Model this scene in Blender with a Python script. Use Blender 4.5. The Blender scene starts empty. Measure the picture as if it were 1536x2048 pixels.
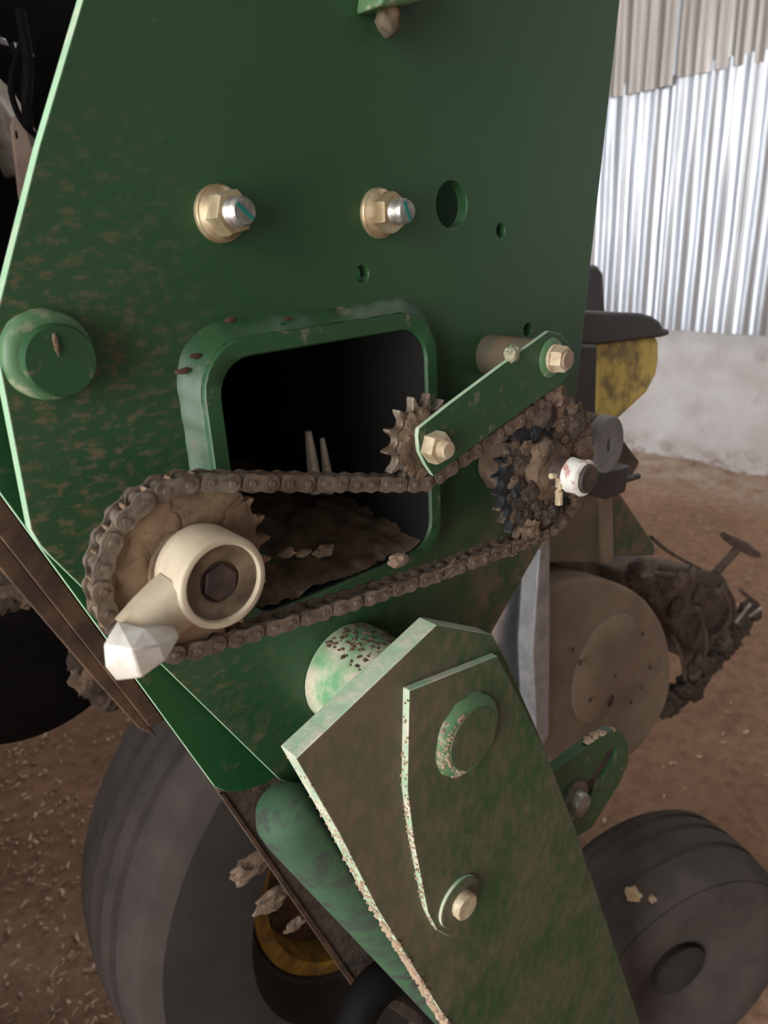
import bpy, bmesh, math, random
from mathutils import Vector, Matrix, noise

sc = bpy.context.scene
col = sc.collection
R = math.radians
random.seed(7)

# ------------------------------------------------------------------ camera
# world: x runs along the side plate to the right, y into the shed, z up (metres)
F_PX, CX, CY = 1465.0, 768.0, 1024.0
CAM = Vector((0.0, -0.40, 1.35))
AX = Vector((0.75136858, -0.27300657, 0.60076008))     # world x in camera axes (right, down, forward)
AY = Vector((-0.65782201, -0.23799192, 0.71458383))
AZ = Vector((-0.05211003, -0.93210904, -0.35840938))
cam_d = bpy.data.cameras.new('camera')
cam = bpy.data.objects.new('camera', cam_d)
col.objects.link(cam)
right = Vector((AX.x, AY.x, AZ.x)); down = Vector((AX.y, AY.y, AZ.y)); fwd = Vector((AX.z, AY.z, AZ.z))
m = Matrix((right, -down, -fwd)).transposed().to_4x4()
m.translation = CAM
cam.matrix_world = m
cam_d.sensor_fit = 'VERTICAL'
cam_d.sensor_height = 36.0
cam_d.lens = F_PX / 2048.0 * 36.0
cam_d.clip_start = 0.01
cam_d.clip_end = 60
cam_d.dof.use_dof = True
cam_d.dof.focus_distance = 0.52
cam_d.dof.aperture_fstop = 9.0
sc.camera = cam

def P(px, py, y=0.0):
    """the place point at depth y that was measured at this spot of the photograph"""
    c = Vector(((px - CX) / F_PX, (py - CY) / F_PX, 1.0))
    d = Vector((AX.dot(c), AY.dot(c), AZ.dot(c)))
    return CAM + d * ((y - CAM.y) / d.y)

# ------------------------------------------------------------------ light
world = bpy.data.worlds.new('shed_daylight')
sc.world = world
world.use_nodes = True
bg = world.node_tree.nodes['Background']
bg.inputs[0].default_value = (0.80, 0.90, 1.0, 1)
bg.inputs[1].default_value = 0.9

def area(name, loc, rot, sx, sy, power, color):
    l = bpy.data.lights.new(name, 'AREA')
    l.shape = 'RECTANGLE'; l.size = sx; l.size_y = sy; l.energy = power; l.color = color
    o = bpy.data.objects.new(name, l)
    o.location = loc; o.rotation_euler = rot
    col.objects.link(o)
    return o
# daylight coming in through the open doorway in the left wall
area('doorway_daylight', (-3.05, -0.75, 1.70), (0, R(-90), 0), 2.9, 2.7, 215, (1.0, 0.97, 0.93))
# daylight through the second doorway in the back wall, left of the neighbouring machine
area('back_doorway_daylight', (-1.6, 4.40, 1.5), (R(-90), 0, 0), 2.4, 2.7, 430, (0.93, 0.97, 1.0))

# added overhead fill light that brightens the right floor
area('right_floor_fill', (2.7, 0.9, 3.84), (0, 0, 0), 1.0, 3.2, 42, (1.0, 0.98, 0.95))

sc.view_settings.view_transform = 'Standard'
sc.view_settings.look = 'None'
sc.view_settings.gamma = 1.0
sc.view_settings.use_curve_mapping = False
sc.view_settings.exposure = 0.0

# ------------------------------------------------------------------ materials
def srgb(r, g, b):
    f = lambda c: (c / 255 / 12.92) if c / 255 <= 0.04045 else ((c / 255 + 0.055) / 1.055) ** 2.4
    return (f(r), f(g), f(b), 1)

class NT:
    def __init__(s, name):
        s.m = bpy.data.materials.new(name); s.m.use_nodes = True
        s.t = s.m.node_tree; s.b = s.t.nodes['Principled BSDF']
        s.pos = s.t.nodes.new('ShaderNodeNewGeometry').outputs['Position']
    def n(s, typ, **kw):
        nd = s.t.nodes.new(typ)
        for k, v in kw.items(): setattr(nd, k, v)
        return nd
    def link(s, a, b): s.t.links.new(a, b)
    def noise(s, scale, detail=4, rough=0.55, stretch=None, vec=None, off=0):
        nd = s.n('ShaderNodeTexNoise')
        nd.inputs['Scale'].default_value = scale; nd.inputs['Detail'].default_value = detail
        nd.inputs['Roughness'].default_value = rough
        mp = s.n('ShaderNodeMapping'); s.link(vec or s.pos, mp.inputs['Vector'])
        if stretch: mp.inputs['Scale'].default_value = stretch
        mp.inputs['Location'].default_value = (off, off * 0.7, off * 1.3)
        s.link(mp.outputs[0], nd.inputs['Vector'])
        return nd.outputs['Fac']
    def ramp(s, fac, a, b, ca=(0, 0, 0, 1), cb=(1, 1, 1, 1)):
        nd = s.n('ShaderNodeValToRGB')
        nd.color_ramp.elements[0].position = a; nd.color_ramp.elements[0].color = ca
        nd.color_ramp.elements[1].position = b; nd.color_ramp.elements[1].color = cb
        s.link(fac, nd.inputs[0]); return nd.outputs[0]
    def math(s, op, a, b=0.0):
        nd = s.n('ShaderNodeMath', operation=op)
        for i, v in enumerate((a, b)):
            if isinstance(v, (int, float)): nd.inputs[i].default_value = v
            else: s.link(v, nd.inputs[i])
        nd.use_clamp = op in ('MULTIPLY', 'ADD')
        return nd.outputs[0]
    def mix(s, fac, a, b):
        nd = s.n('ShaderNodeMix', data_type='RGBA')
        for i, v in ((6, a), (7, b)):
            if isinstance(v, tuple): nd.inputs[i].default_value = v
            else: s.link(v, nd.inputs[i])
        if isinstance(fac, (int, float)): nd.inputs[0].default_value = fac
        else: s.link(fac, nd.inputs[0])
        return nd.outputs[2]
    def xyz(s):
        nd = s.n('ShaderNodeSeparateXYZ'); s.link(s.pos, nd.inputs[0]); return nd.outputs
    def range(s, v, a, b, c=0.0, d=1.0):
        nd = s.n('ShaderNodeMapRange'); s.link(v, nd.inputs[0])
        for i, q in enumerate((a, b, c, d)): nd.inputs[i + 1].default_value = q
        return nd.outputs[0]
    def bump(s, h, strength=0.3, dist=0.002):
        nd = s.n('ShaderNodeBump'); nd.inputs['Strength'].default_value = strength
        nd.inputs['Distance'].default_value = dist
        s.link(h, nd.inputs['Height']); s.link(nd.outputs[0], s.b.inputs['Normal'])
    def base(s, c):
        if isinstance(c, tuple): s.b.inputs['Base Color'].default_value = c
        else: s.link(c, s.b.inputs['Base Color'])
    def rough(s, v):
        if isinstance(v, (int, float)): s.b.inputs['Roughness'].default_value = v
        else: s.link(v, s.b.inputs['Roughness'])
    def metal(s, v):
        if isinstance(v, (int, float)): s.b.inputs['Metallic'].default_value = v
        else: s.link(v, s.b.inputs['Metallic'])

DUST = srgb(150, 128, 110)
DUSTD = srgb(116, 96, 78)
GREEN = srgb(44, 83, 51)
M = {}

def dusty_paint(name, paint, dust, lo, hi, scale=60, stretch=None, rough=0.42, film=0.0, bump=0.15, off=0):
    t = NT(name)
    k = t.ramp(t.noise(scale, 6, 0.65, stretch, off=off), lo, hi)
    big = t.ramp(t.noise(9, 3, 0.5, off=off + 3), 0.35, 0.65)
    k = t.math('MULTIPLY', k, t.math('ADD', t.math('MULTIPLY', big, 0.7), 0.45))
    if film: k = t.math('ADD', k, film)
    v = t.noise(14, 3, 0.5, off=off + 9)
    pc = t.mix(t.ramp(v, 0.3, 0.7), paint, tuple(c * 0.82 for c in paint[:3]) + (1,))
    t.base(t.mix(k, pc, dust)); t.rough(t.range(k, 0, 1, rough, 0.9))
    t.bump(k, bump, 0.001)
    return t.m

def side_plate_mat():
    t = NT('side_plate_paint')
    x, y, z = t.xyz()
    splash = t.math('MULTIPLY', t.range(x, 0.235, 0.15), t.range(z, 1.46, 1.30))      # mud splashed on the edge side
    spots = t.ramp(t.noise(95, 5, 0.62, (1.0, 1, 1.9)), 0.50, 0.64)
    k1 = t.math('MULTIPLY', t.math('MULTIPLY', spots, splash), 0.6)
    low = t.math('MULTIPLY', t.range(z, 1.14, 1.0), t.ramp(t.noise(55, 5, 0.7), 0.5, 0.68))
    lowr = t.math('MULTIPLY', t.math('MULTIPLY', t.range(z, 1.13, 1.06), t.range(x, 0.40, 0.47)), t.ramp(t.noise(28, 5, 0.65), 0.44, 0.56))
    haze = t.math('MULTIPLY', t.ramp(t.noise(7, 3, 0.6), 0.35, 0.75), 0.07)
    specks = t.math('MULTIPLY', t.ramp(t.noise(210, 2, 0.5), 0.70, 0.74), 0.25)
    k = t.math('ADD', t.math('ADD', k1, t.math('MULTIPLY', low, 0.45)), t.math('ADD', t.math('ADD', haze, lowr), specks))
    v = t.ramp(t.noise(6, 2, 0.5, off=4), 0.3, 0.7)
    pc = t.mix(v, GREEN, srgb(40, 76, 48))
    t.base(t.mix(k, pc, DUSTD)); t.rough(t.range(k, 0, 1, 0.36, 0.9)); t.bump(k, 0.12, 0.0008)
    t.b.inputs['Specular IOR Level'].default_value = 0.5
    return t.m

M['side'] = side_plate_mat()
M['green'] = dusty_paint('green_paint', GREEN, DUST, 0.58, 0.8, 70)
M['green_edge'] = dusty_paint('light_green_edge_paint', srgb(160, 198, 165), srgb(206, 198, 182), 0.5, 0.75, 60, rough=0.6)  # plate side faces get a paler green than the fronts
M['pale_edge'] = dusty_paint('pale_dusty_edge_paint', srgb(168, 200, 168), srgb(214, 204, 188), 0.42, 0.64, 60, rough=0.7, bump=0.3, off=13)  # paler green with dust for side faces of arm, bar and washer
M['green_dusty'] = dusty_paint('dust_caked_green_paint', GREEN, DUSTD, 0.42, 0.60, 38, (1, 1, 1), film=0.10, bump=0.35)
def arm_mat():
    t = NT('arm_green_paint')
    x, y, z = t.xyz()
    big = t.ramp(t.noise(16, 4, 0.6, off=3), 0.36, 0.62)
    streak = t.ramp(t.noise(75, 5, 0.6, (1.7, 1, 0.9), off=6), 0.42, 0.66)
    k = t.math('ADD', t.math('MULTIPLY', big, 0.42), t.math('MULTIPLY', streak, 0.42))
    k = t.math('MULTIPLY', t.math('ADD', k, t.math('MULTIPLY', t.range(x, 0.36, 0.26), 0.45)), 0.9)
    t.base(t.mix(k, srgb(38, 80, 46), srgb(112, 95, 78))); t.rough(t.range(k, 0, 1, 0.5, 0.95)); t.bump(k, 0.25, 0.0008)
    return t.m
M['green_arm'] = arm_mat()
M['shank_dust'] = dusty_paint('dust_veiled_green_paint', srgb(60, 88, 60), srgb(132, 114, 98), 0.30, 0.62, 22, film=0.35, bump=0.2, off=17)
M['green_film'] = dusty_paint('filmed_green_paint', srgb(52, 110, 66), srgb(176, 168, 148), 0.52, 0.72, 55, film=0.12, off=2)
M['green_pale'] = dusty_paint('pale_green_paint', srgb(96, 158, 110), srgb(196, 186, 168), 0.40, 0.62, 34, film=0.08, rough=0.5, off=23)  # paler green base with dust, for the pivot pipe
M['green_tube'] = dusty_paint('scuffed_green_paint', srgb(58, 94, 66), srgb(56, 54, 56), 0.48, 0.58, 42, (1, 1, 1), rough=0.75, film=0.10, off=11)
M['green_dark'] = dusty_paint('deep_green_paint', srgb(28, 80, 42), DUSTD, 0.6, 0.8, 60, off=7)

def plain(name, c, rough=0.7, metal=0.0, c2=None, scale=80, bump=0.0, lo=0.4, hi=0.6, dist=0.001, stretch=None, off=0):
    t = NT(name)
    k = t.ramp(t.noise(scale, 5, 0.6, stretch, off=off), lo, hi)
    t.base(t.mix(k, c, c2 or tuple(q * 0.7 for q in c[:3]) + (1,)))
    t.rough(rough); t.metal(metal)
    if bump: t.bump(t.noise(scale * 1.5, 6, 0.65, off=off), bump, dist)
    return t.m

M['mud'] = plain('dried_mud', srgb(126, 106, 88), 0.95, 0, srgb(88, 72, 58), 55, 0.9, 0.35, 0.65, 0.004)
M['mud_dark'] = plain('damp_mud', srgb(88, 74, 64), 0.9, 0, srgb(54, 46, 40), 50, 0.9, 0.35, 0.65, 0.004)
M['mud_pale'] = plain('pale_clay', srgb(186, 164, 142), 0.95, 0, srgb(150, 124, 104), 70, 0.8, 0.35, 0.65, 0.003)
M['sprocket_mud'] = plain('mud_covered_sprocket_steel', srgb(140, 116, 92), 0.9, 0, srgb(92, 74, 58), 45, 0.6, 0.35, 0.7, 0.002)
M['greasy'] = plain('greasy_mud_sprocket', srgb(112, 94, 78), 0.75, 0, srgb(34, 36, 40), 42, 0.8, 0.46, 0.54, 0.002)
M['spacer'] = plain('grimy_green_pipe', srgb(84, 84, 66), 0.8, 0, srgb(104, 84, 66), 60, 0.4)
M['tooth'] = plain('worn_sprocket_steel', srgb(150, 138, 126), 0.5, 0.35, srgb(112, 94, 80), 90, 0.3)
M['chain'] = plain('dirty_roller_chain_steel', srgb(150, 138, 126), 0.45, 0.45, srgb(100, 88, 78), 120, 0.4, 0.35, 0.65)
M['chain_mud'] = plain('mud_packed_chain', srgb(126, 108, 93), 0.85, 0.1, srgb(84, 71, 61), 100, 0.7, 0.35, 0.65)
M['cream'] = plain('dusty_cast_metal', srgb(198, 186, 164), 0.6, 0.0, srgb(172, 156, 132), 40, 0.15, 0.35, 0.75)
M['bright_cast'] = plain('bare_pale_metal', srgb(226, 224, 218), 0.4, 0.1, srgb(196, 188, 176), 40, 0.2)
M['cap_dirt'] = plain('dirt_in_hub', srgb(120, 104, 84), 0.7, 0, srgb(74, 58, 46), 60, 0.5, 0.35, 0.65)
M['zinc'] = plain('yellow_zinc_plating', srgb(200, 186, 156), 0.42, 0.6, srgb(168, 146, 114), 60, 0.1)
M['zinc_dull'] = plain('dusty_zinc_plating', srgb(206, 192, 166), 0.6, 0.25, srgb(174, 156, 128), 90, 0.25)
M['steel'] = plain('bare_bolt_steel', srgb(196, 196, 192), 0.35, 0.8, srgb(150, 150, 146), 150, 0.1)
M['grey_bolt'] = plain('grey_bolt_steel', srgb(150, 146, 140), 0.4, 0.5, srgb(110, 104, 98), 90, 0.1)
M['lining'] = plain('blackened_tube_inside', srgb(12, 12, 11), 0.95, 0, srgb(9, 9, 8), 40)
M['teal'] = plain('teal_paint_stripe', srgb(20, 110, 100), 0.5, 0, srgb(24, 120, 108))
M['rubber'] = plain('dusty_tyre_rubber', srgb(72, 64, 60), 0.9, 0, srgb(56, 50, 47), 18, 0.25, 0.35, 0.7, 0.002)
M['rubber_dark'] = plain('dark_tyre_rubber', srgb(38, 34, 32), 0.85, 0, srgb(48, 42, 38), 12, 0.2)
M['rim'] = plain('muddy_yellow_rim_paint', srgb(172, 136, 48), 0.6, 0, srgb(120, 92, 46), 30, 0.3)
M['yellow'] = plain('worn_yellow_hopper_paint', srgb(236, 214, 122), 0.7, 0, srgb(160, 142, 100), 24, 0.2, 0.46, 0.60)
M['black'] = plain('black_plastic', srgb(46, 42, 42), 0.45, 0, srgb(60, 54, 52), 20, 0.1)
M['black_deep'] = plain('black_rubber', srgb(16, 15, 15), 0.7, 0, srgb(22, 20, 20), 20)
M['black_deep'].node_tree.nodes['Principled BSDF'].inputs['Specular IOR Level'].default_value = 0.08
M['grey_cap'] = plain('grey_plastic', srgb(132, 132, 134), 0.6, 0, srgb(112, 110, 110), 30, 0.1)
M['dusty'] = plain('brown_dust_coat', srgb(150, 133, 116), 0.92, 0, srgb(126, 108, 92), 16, 0.35, 0.3, 0.7, 0.003)
M['dusty_dark'] = plain('dark_brown_dust_coat', srgb(112, 97, 86), 0.92, 0, srgb(74, 62, 54), 30, 0.8, 0.3, 0.7, 0.004)
M['galv'] = plain('galvanised_ring', srgb(176, 178, 186), 0.25, 0.9, srgb(150, 152, 158), 30, 0.05)
M['flange'] = plain('grey_flange_metal', srgb(186, 186, 190), 0.4, 0.25, srgb(160, 160, 164), 40, 0.1)
M['rusty'] = plain('rusty_brown_bar', srgb(92, 68, 50), 0.85, 0.1, srgb(62, 46, 36), 40, 0.4)
M['beam'] = plain('grey_dusty_beam', srgb(190, 186, 178), 0.7, 0, srgb(140, 128, 118), 20, 0.2)
M['beam_brown'] = plain('taupe_dusty_sheet', srgb(164, 144, 132), 0.8, 0, srgb(144, 124, 112), 20, 0.1)
M['straw'] = plain('straw_chaff', srgb(224, 206, 176), 0.85, 0, srgb(176, 148, 114), 40)
M['white_rag'] = plain('white_paint_blotch', srgb(226, 226, 220), 0.6, 0, srgb(190, 150, 140), 120, 0.4, 0.5, 0.6)
M['dark_end'] = plain('dark_shaft_end', srgb(84, 68, 64), 0.7, 0.2, srgb(64, 52, 50), 60)

def floor_mat():
    t = NT('earth_floor')
    a = t.ramp(t.noise(2.2, 5, 0.6), 0.35, 0.7)
    c = t.mix(a, srgb(176, 138, 110), srgb(150, 116, 94))
    b = t.ramp(t.noise(26, 6, 0.7), 0.45, 0.7)
    c = t.mix(b, c, srgb(128, 96, 76))
    s = t.ramp(t.noise(120, 4, 0.7, off=3), 0.62, 0.70)
    c = t.mix(s, c, srgb(196, 160, 126))
    x, y, z = t.xyz()
    deb = t.math('MULTIPLY', t.range(x, 3.35, 3.75), t.ramp(t.noise(9, 5, 0.7, off=6), 0.35, 0.6))
    c = t.mix(deb, c, srgb(186, 168, 152))
    t.base(c); t.rough(0.95); t.bump(t.noise(40, 8, 0.75), 0.9, 0.012)
    return t.m
M['floor'] = floor_mat()

def white_wall_mat():
    t = NT('whitewashed_masonry')
    x, y, z = t.xyz()
    a = t.ramp(t.noise(5, 6, 0.6), 0.35, 0.7)
    c = t.mix(a, srgb(214, 210, 208), srgb(188, 182, 178))
    st = t.math('MULTIPLY', t.range(z, 0.16, 0.0), t.ramp(t.noise(12, 5, 0.7, off=2), 0.45, 0.62))
    c = t.mix(st, c, srgb(148, 118, 104))
    d = t.ramp(t.noise(3, 4, 0.6, off=8), 0.60, 0.74)
    c = t.mix(d, c, srgb(158, 148, 144))
    t.base(c); t.rough(0.9); t.bump(t.noise(30, 6, 0.6), 0.4, 0.004)
    return t.m
M['white'] = white_wall_mat()

def corrugated_mat(name, tint, rough):
    t = NT(name)
    a = t.ramp(t.noise(3, 4, 0.6, (1, 6, 0.5)), 0.35, 0.7)
    t.base(t.mix(a, tint, tuple(q * 0.82 for q in tint[:3]) + (1,)))
    t.metal(0.72); t.rough(t.range(t.noise(5, 4, 0.6, (1, 5, 0.5), off=3), 0.3, 0.7, rough - 0.08, rough + 0.1))
    return t.m
M['corr'] = corrugated_mat('galvanised_sheet', srgb(206, 209, 216), 0.34)
M['corr_warm'] = corrugated_mat('dark_reflection_sheet', srgb(172, 165, 160), 0.42)  # darker warm tint puts the dark ceiling's reflection into the upper sheets
M['roof'] = plain('dark_roof_sheet', srgb(120, 116, 112), 0.6, 0.2, srgb(90, 86, 84), 4)
M['block'] = plain('grey_block_wall', srgb(150, 144, 138), 0.9, 0, srgb(126, 118, 112), 5)

# ------------------------------------------------------------------ mesh helpers
def new_obj(name, bm, mat, parent=None, bevel=0.0, segs=2, smooth=35, kind=None, origin=True, edge=None, edge_if=None):
    bmesh.ops.recalc_face_normals(bm, faces=bm.faces)
    me = bpy.data.meshes.new(name)
    bm.to_mesh(me); bm.free()
    for p in me.polygons: p.use_smooth = True
    me.set_sharp_from_angle(angle=R(smooth))
    me.materials.append(M[mat] if isinstance(mat, str) else mat)
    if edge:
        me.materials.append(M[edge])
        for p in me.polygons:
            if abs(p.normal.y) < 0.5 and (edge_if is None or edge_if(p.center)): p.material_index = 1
    o = bpy.data.objects.new(name, me)
    col.objects.link(o)
    if origin:
        xs = [v.co.x for v in me.vertices]; ys = [v.co.y for v in me.vertices]; zs = [v.co.z for v in me.vertices]
        c = Vector(((min(xs) + max(xs)) / 2, (min(ys) + max(ys)) / 2, min(zs)))
        me.transform(Matrix.Translation(-c)); o.location = c
    attach(o, parent)
    if bevel:
        b = o.modifiers.new('bevel', 'BEVEL'); b.width = bevel; b.segments = segs
        b.limit_method = 'ANGLE'; b.angle_limit = R(40); b.harden_normals = False
    if kind: o['kind'] = kind
    return o

def world_loc(o):
    l = Vector(o.location)
    while o.parent:
        o = o.parent; l += Vector(o.location)
    return l

def attach(o, parent):
    if parent is None: return
    o.location = Vector(o.location) - world_loc(parent)
    o.parent = parent

def tag(o, label, cat, group=None):
    o['label'] = label; o['category'] = cat
    if group: o['group'] = group
    return o

def thing(name, label, cat, loc, group=None):
    o = bpy.data.objects.new(name, None); o.location = loc
    o.empty_display_size = 0.02
    col.objects.link(o)
    return tag(o, label, cat, group)

def struct(name, loc=(0, 0, 0)):
    o = bpy.data.objects.new(name, None); o.location = loc; col.objects.link(o); o['kind'] = 'structure'
    return o

def bm_prism(outline, y0, y1, holes=(), bm=None):
    """outline of (x, z) points extruded between two depths, with holes"""
    bm = bm or bmesh.new()
    tmp = bmesh.new()
    edges = []
    for loop in [outline] + list(holes):
        vs = [tmp.verts.new((p[0], y0, p[1])) for p in loop]
        edges += [tmp.edges.new((vs[i], vs[(i + 1) % len(vs)])) for i in range(len(vs))]
    if holes:
        bmesh.ops.triangle_fill(tmp, use_beauty=True, use_dissolve=False, edges=edges, normal=(0, -1, 0))
    else:
        tmp.faces.new(list(tmp.verts))
    r = bmesh.ops.extrude_face_region(tmp, geom=list(tmp.faces))
    bmesh.ops.translate(tmp, vec=(0, y1 - y0, 0), verts=[g for g in r['geom'] if isinstance(g, bmesh.types.BMVert)])
    me = bpy.data.meshes.new('t'); tmp.to_mesh(me); tmp.free(); bm.from_mesh(me); bpy.data.meshes.remove(me)
    return bm

def pxs(pts, y):
    return [(P(a, b, y).x, P(a, b, y).z) for a, b in pts]

def circle(cx, cz, r, n=32, a0=0.0):
    return [(cx + r * math.cos(a0 + 2 * math.pi * i / n), cz + r * math.sin(a0 + 2 * math.pi * i / n)) for i in range(n)]

def rrect(x0, x1, z0, z1, r, n=7):
    out = []
    for (cx, cz, a) in ((x1 - r, z1 - r, 0), (x0 + r, z1 - r, 90), (x0 + r, z0 + r, 180), (x1 - r, z0 + r, 270)):
        for i in range(n):
            t = R(a + 90 * i / (n - 1)); out.append((cx + r * math.cos(t), cz + r * math.sin(t)))
    return out

def bm_loft(loops, bm=None, closed=True, caps=(False, False)):
    bm = bm or bmesh.new()
    V = [[bm.verts.new(p) for p in l] for l in loops]
    n = len(loops[0])
    for a, b in zip(V[:-1], V[1:]):
        for i in range(n if closed else n - 1):
            j = (i + 1) % n
            bm.faces.new((a[i], a[j], b[j], b[i]))
    if caps[0]: bm.faces.new(V[0])
    if caps[1]: bm.faces.new(V[-1])
    return bm

def bm_lathe(cx, cz, prof, n=36, bm=None, wob=0.0, closed=False):
    """profile of (radius, y) spun about an axis along y"""
    loops = []
    for k, (r, y) in enumerate(prof):
        l = []
        for i in range(n):
            a = 2 * math.pi * i / n
            w = 1 + wob * noise.noise(Vector((math.cos(a) * 2.3 + k, math.sin(a) * 2.3, cx * 9)))
            l.append((cx + r * w * math.cos(a), y, cz + r * w * math.sin(a)))
        loops.append(l)
    if closed: loops.append(loops[0])
    bm = bm_loft(loops, bm)
    if closed: bmesh.ops.remove_doubles(bm, verts=bm.verts, dist=1e-7)
    else: bmesh.ops.holes_fill(bm, edges=[e for e in bm.edges if e.is_boundary], sides=0)
    return bm

def bm_tube(pts, r, n=10, bm=None, radii=None):
    bm = bm or bmesh.new()
    pts = [Vector(p) for p in pts]
    loops = []
    up = Vector((0.13, 0.21, 0.97))
    for i, p in enumerate(pts):
        d = (pts[min(i + 1, len(pts) - 1)] - pts[max(i - 1, 0)]).normalized()
        s = d.cross(up)
        if s.length < 0.1: s = d.cross(Vector((1, 0, 0)))
        s.normalize(); u = s.cross(d)
        rr = radii[i] if radii else r
        loops.append([p + (s * math.cos(2 * math.pi * k / n) + u * math.sin(2 * math.pi * k / n)) * rr for k in range(n)])
    return bm_loft(loops, bm, caps=(True, True))

def smooth_path(pts, k=5):
    pts = [Vector(p) for p in pts]
    out = []
    for i in range(len(pts) - 1):
        p0 = pts[max(i - 1, 0)]; p1 = pts[i]; p2 = pts[i + 1]; p3 = pts[min(i + 2, len(pts) - 1)]
        for j in range(k):
            t = j / k
            out.append(0.5 * ((2 * p1) + (p2 - p0) * t + (2 * p0 - 5 * p1 + 4 * p2 - p3) * t * t + (3 * p1 - p0 - 3 * p2 + p3) * t ** 3))
    out.append(pts[-1])
    return out

def bm_blob(c, rx, ry, rz, amp=0.35, freq=1.6, sub=3, seed=0, bm=None):
    bm = bm or bmesh.new()
    t = bmesh.new(); bmesh.ops.create_icosphere(t, subdivisions=sub, radius=1)
    for v in t.verts:
        q = v.co * freq + Vector((seed * 3.1, seed * 1.7, seed))
        d = 1 + amp * noise.noise(q) + amp * 0.5 * noise.noise(q * 2.7)
        v.co = Vector((v.co.x * rx * d, v.co.y * ry * d, v.co.z * rz * d)) + Vector(c)
    me = bpy.data.meshes.new('t'); t.to_mesh(me); t.free(); bm.from_mesh(me); bpy.data.meshes.remove(me)
    return bm

def bm_hex(cx, cz, r, y0, y1, rot=0.0, chamfer=0.08, bm=None):
    """hexagon nut / bolt head, chamfered at its outer end y1"""
    h = [(cx + r * math.cos(R(60 * i) + rot), cz + r * math.sin(R(60 * i) + rot)) for i in range(6)]
    loops = [[(x, y0, z) for x, z in h], [(x, y1 + (y0 - y1) * 0.22, z) for x, z in h],
             [(cx + (x - cx) * (1 - chamfer), y1, cz + (z - cz) * (1 - chamfer)) for x, z in h]]
    return bm_loft(loops, bm, caps=(True, True))

def bm_box(c, s, bm=None, rot=None):
    bm = bm or bmesh.new()
    r = bmesh.ops.create_cube(bm, size=1)
    mt = Matrix.Translation(c) @ (rot.to_4x4() if rot else Matrix()) @ Matrix.Diagonal((s[0], s[1], s[2], 1))
    bmesh.ops.transform(bm, matrix=mt, verts=r['verts'])
    return bm

def bm_hull(pts):
    bm = bmesh.new()
    for p in pts: bm.verts.new(p)
    r = bmesh.ops.convex_hull(bm, input=list(bm.verts))
    return bm

# ------------------------------------------------------------------ the shed
XW = 3.947
fl = bmesh.new()
bmesh.ops.create_grid(fl, x_segments=160, y_segments=160, size=0.5)
for v in fl.verts:
    v.co = Vector((v.co.x * 7.3 + 0.42, v.co.y * 8 + 0.5, 0))
    v.co.z = 0.010 * noise.noise(v.co * 4) + 0.008 * noise.noise(v.co * 11) - 0.006
    if v.co.x > XW - 0.30: v.co.z += 0.03 * max(0, (v.co.x - XW + 0.30) / 0.30) * (0.6 + 0.8 * noise.noise(v.co * 5))
floor = new_obj('floor', fl, 'floor'); floor['kind'] = 'structure'
floor['label'] = 'brown earth floor strewn with chaff'

wr = struct('wall_right', (XW + 0.08, 0.6, 0))
bw = bmesh.new()
rows, cols = 14, 90
vs = [[bw.verts.new((XW + 0.012 * noise.noise(Vector((j * 0.2, i * 0.3, 1))) + 0.02 * max(0, 0.3 - i / rows), -3.4 + 7.9 * j / cols, 0.765 * i / rows)) for j in range(cols + 1)] for i in range(rows + 1)]
for i in range(rows):
    for j in range(cols): bw.faces.new((vs[i][j], vs[i][j + 1], vs[i + 1][j + 1], vs[i + 1][j]))
ex = bmesh.ops.extrude_face_region(bw, geom=list(bw.faces))
bmesh.ops.translate(bw, vec=(0.15, 0, 0), verts=[g for g in ex['geom'] if isinstance(g, bmesh.types.BMVert)])
new_obj('masonry_base', bw, 'white', wr)

def sheet(y0, y1, z0, z1, x, mat, seed, pitch=0.088, depth=0.020):
    """one corrugated sheet, ribs upright, its lower edge slightly ragged"""
    bm = bmesh.new()
    line = []
    n_r = int((y1 - y0) / pitch) + 1
    rr_ = random.Random(seed)
    y = y0
    for k in range(n_r):
        amp = rr_.uniform(0.55, 1.2); pk = pitch * rr_.uniform(0.85, 1.15)
        for q in range(10):
            yy = y + pk * q / 10
            d = amp * (0.5 - 0.5 * math.cos(2 * math.pi * q / 10)) ** 1.4
            if q in (0, 9): d += 0.12
            if yy <= y1: line.append((yy, d))
        y += pk
    nz = 14
    cols_ = []
    for (yy, d) in line:
        c = []
        for i in range(nz + 1):
            z = z0 + (z1 - z0) * i / nz
            w = 0.011 * noise.noise(Vector((yy * 2.5 + seed, z * 1.6, seed))) + 0.003 * noise.noise(Vector((yy * 9 + seed, z * 4, seed)))
            if i == 0: z += 0.008 * noise.noise(Vector((yy * 14, seed, 0)))
            c.append(bm.verts.new((x - d * depth + w, yy, z)))
        cols_.append(c)
    for a, b in zip(cols_[:-1], cols_[1:]):
        for i in range(nz): bm.faces.new((a[i], b[i], b[i + 1], a[i + 1]))
    ex = bmesh.ops.extrude_face_region(bm, geom=list(bm.faces))
    bmesh.ops.translate(bm, vec=(0.0012, 0, 0), verts=[g for g in ex['geom'] if isinstance(g, bmesh.types.BMVert)])
    return new_obj('corrugated_sheet', bm, mat, wr, smooth=60)
xs_ = XW - 0.012
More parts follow.
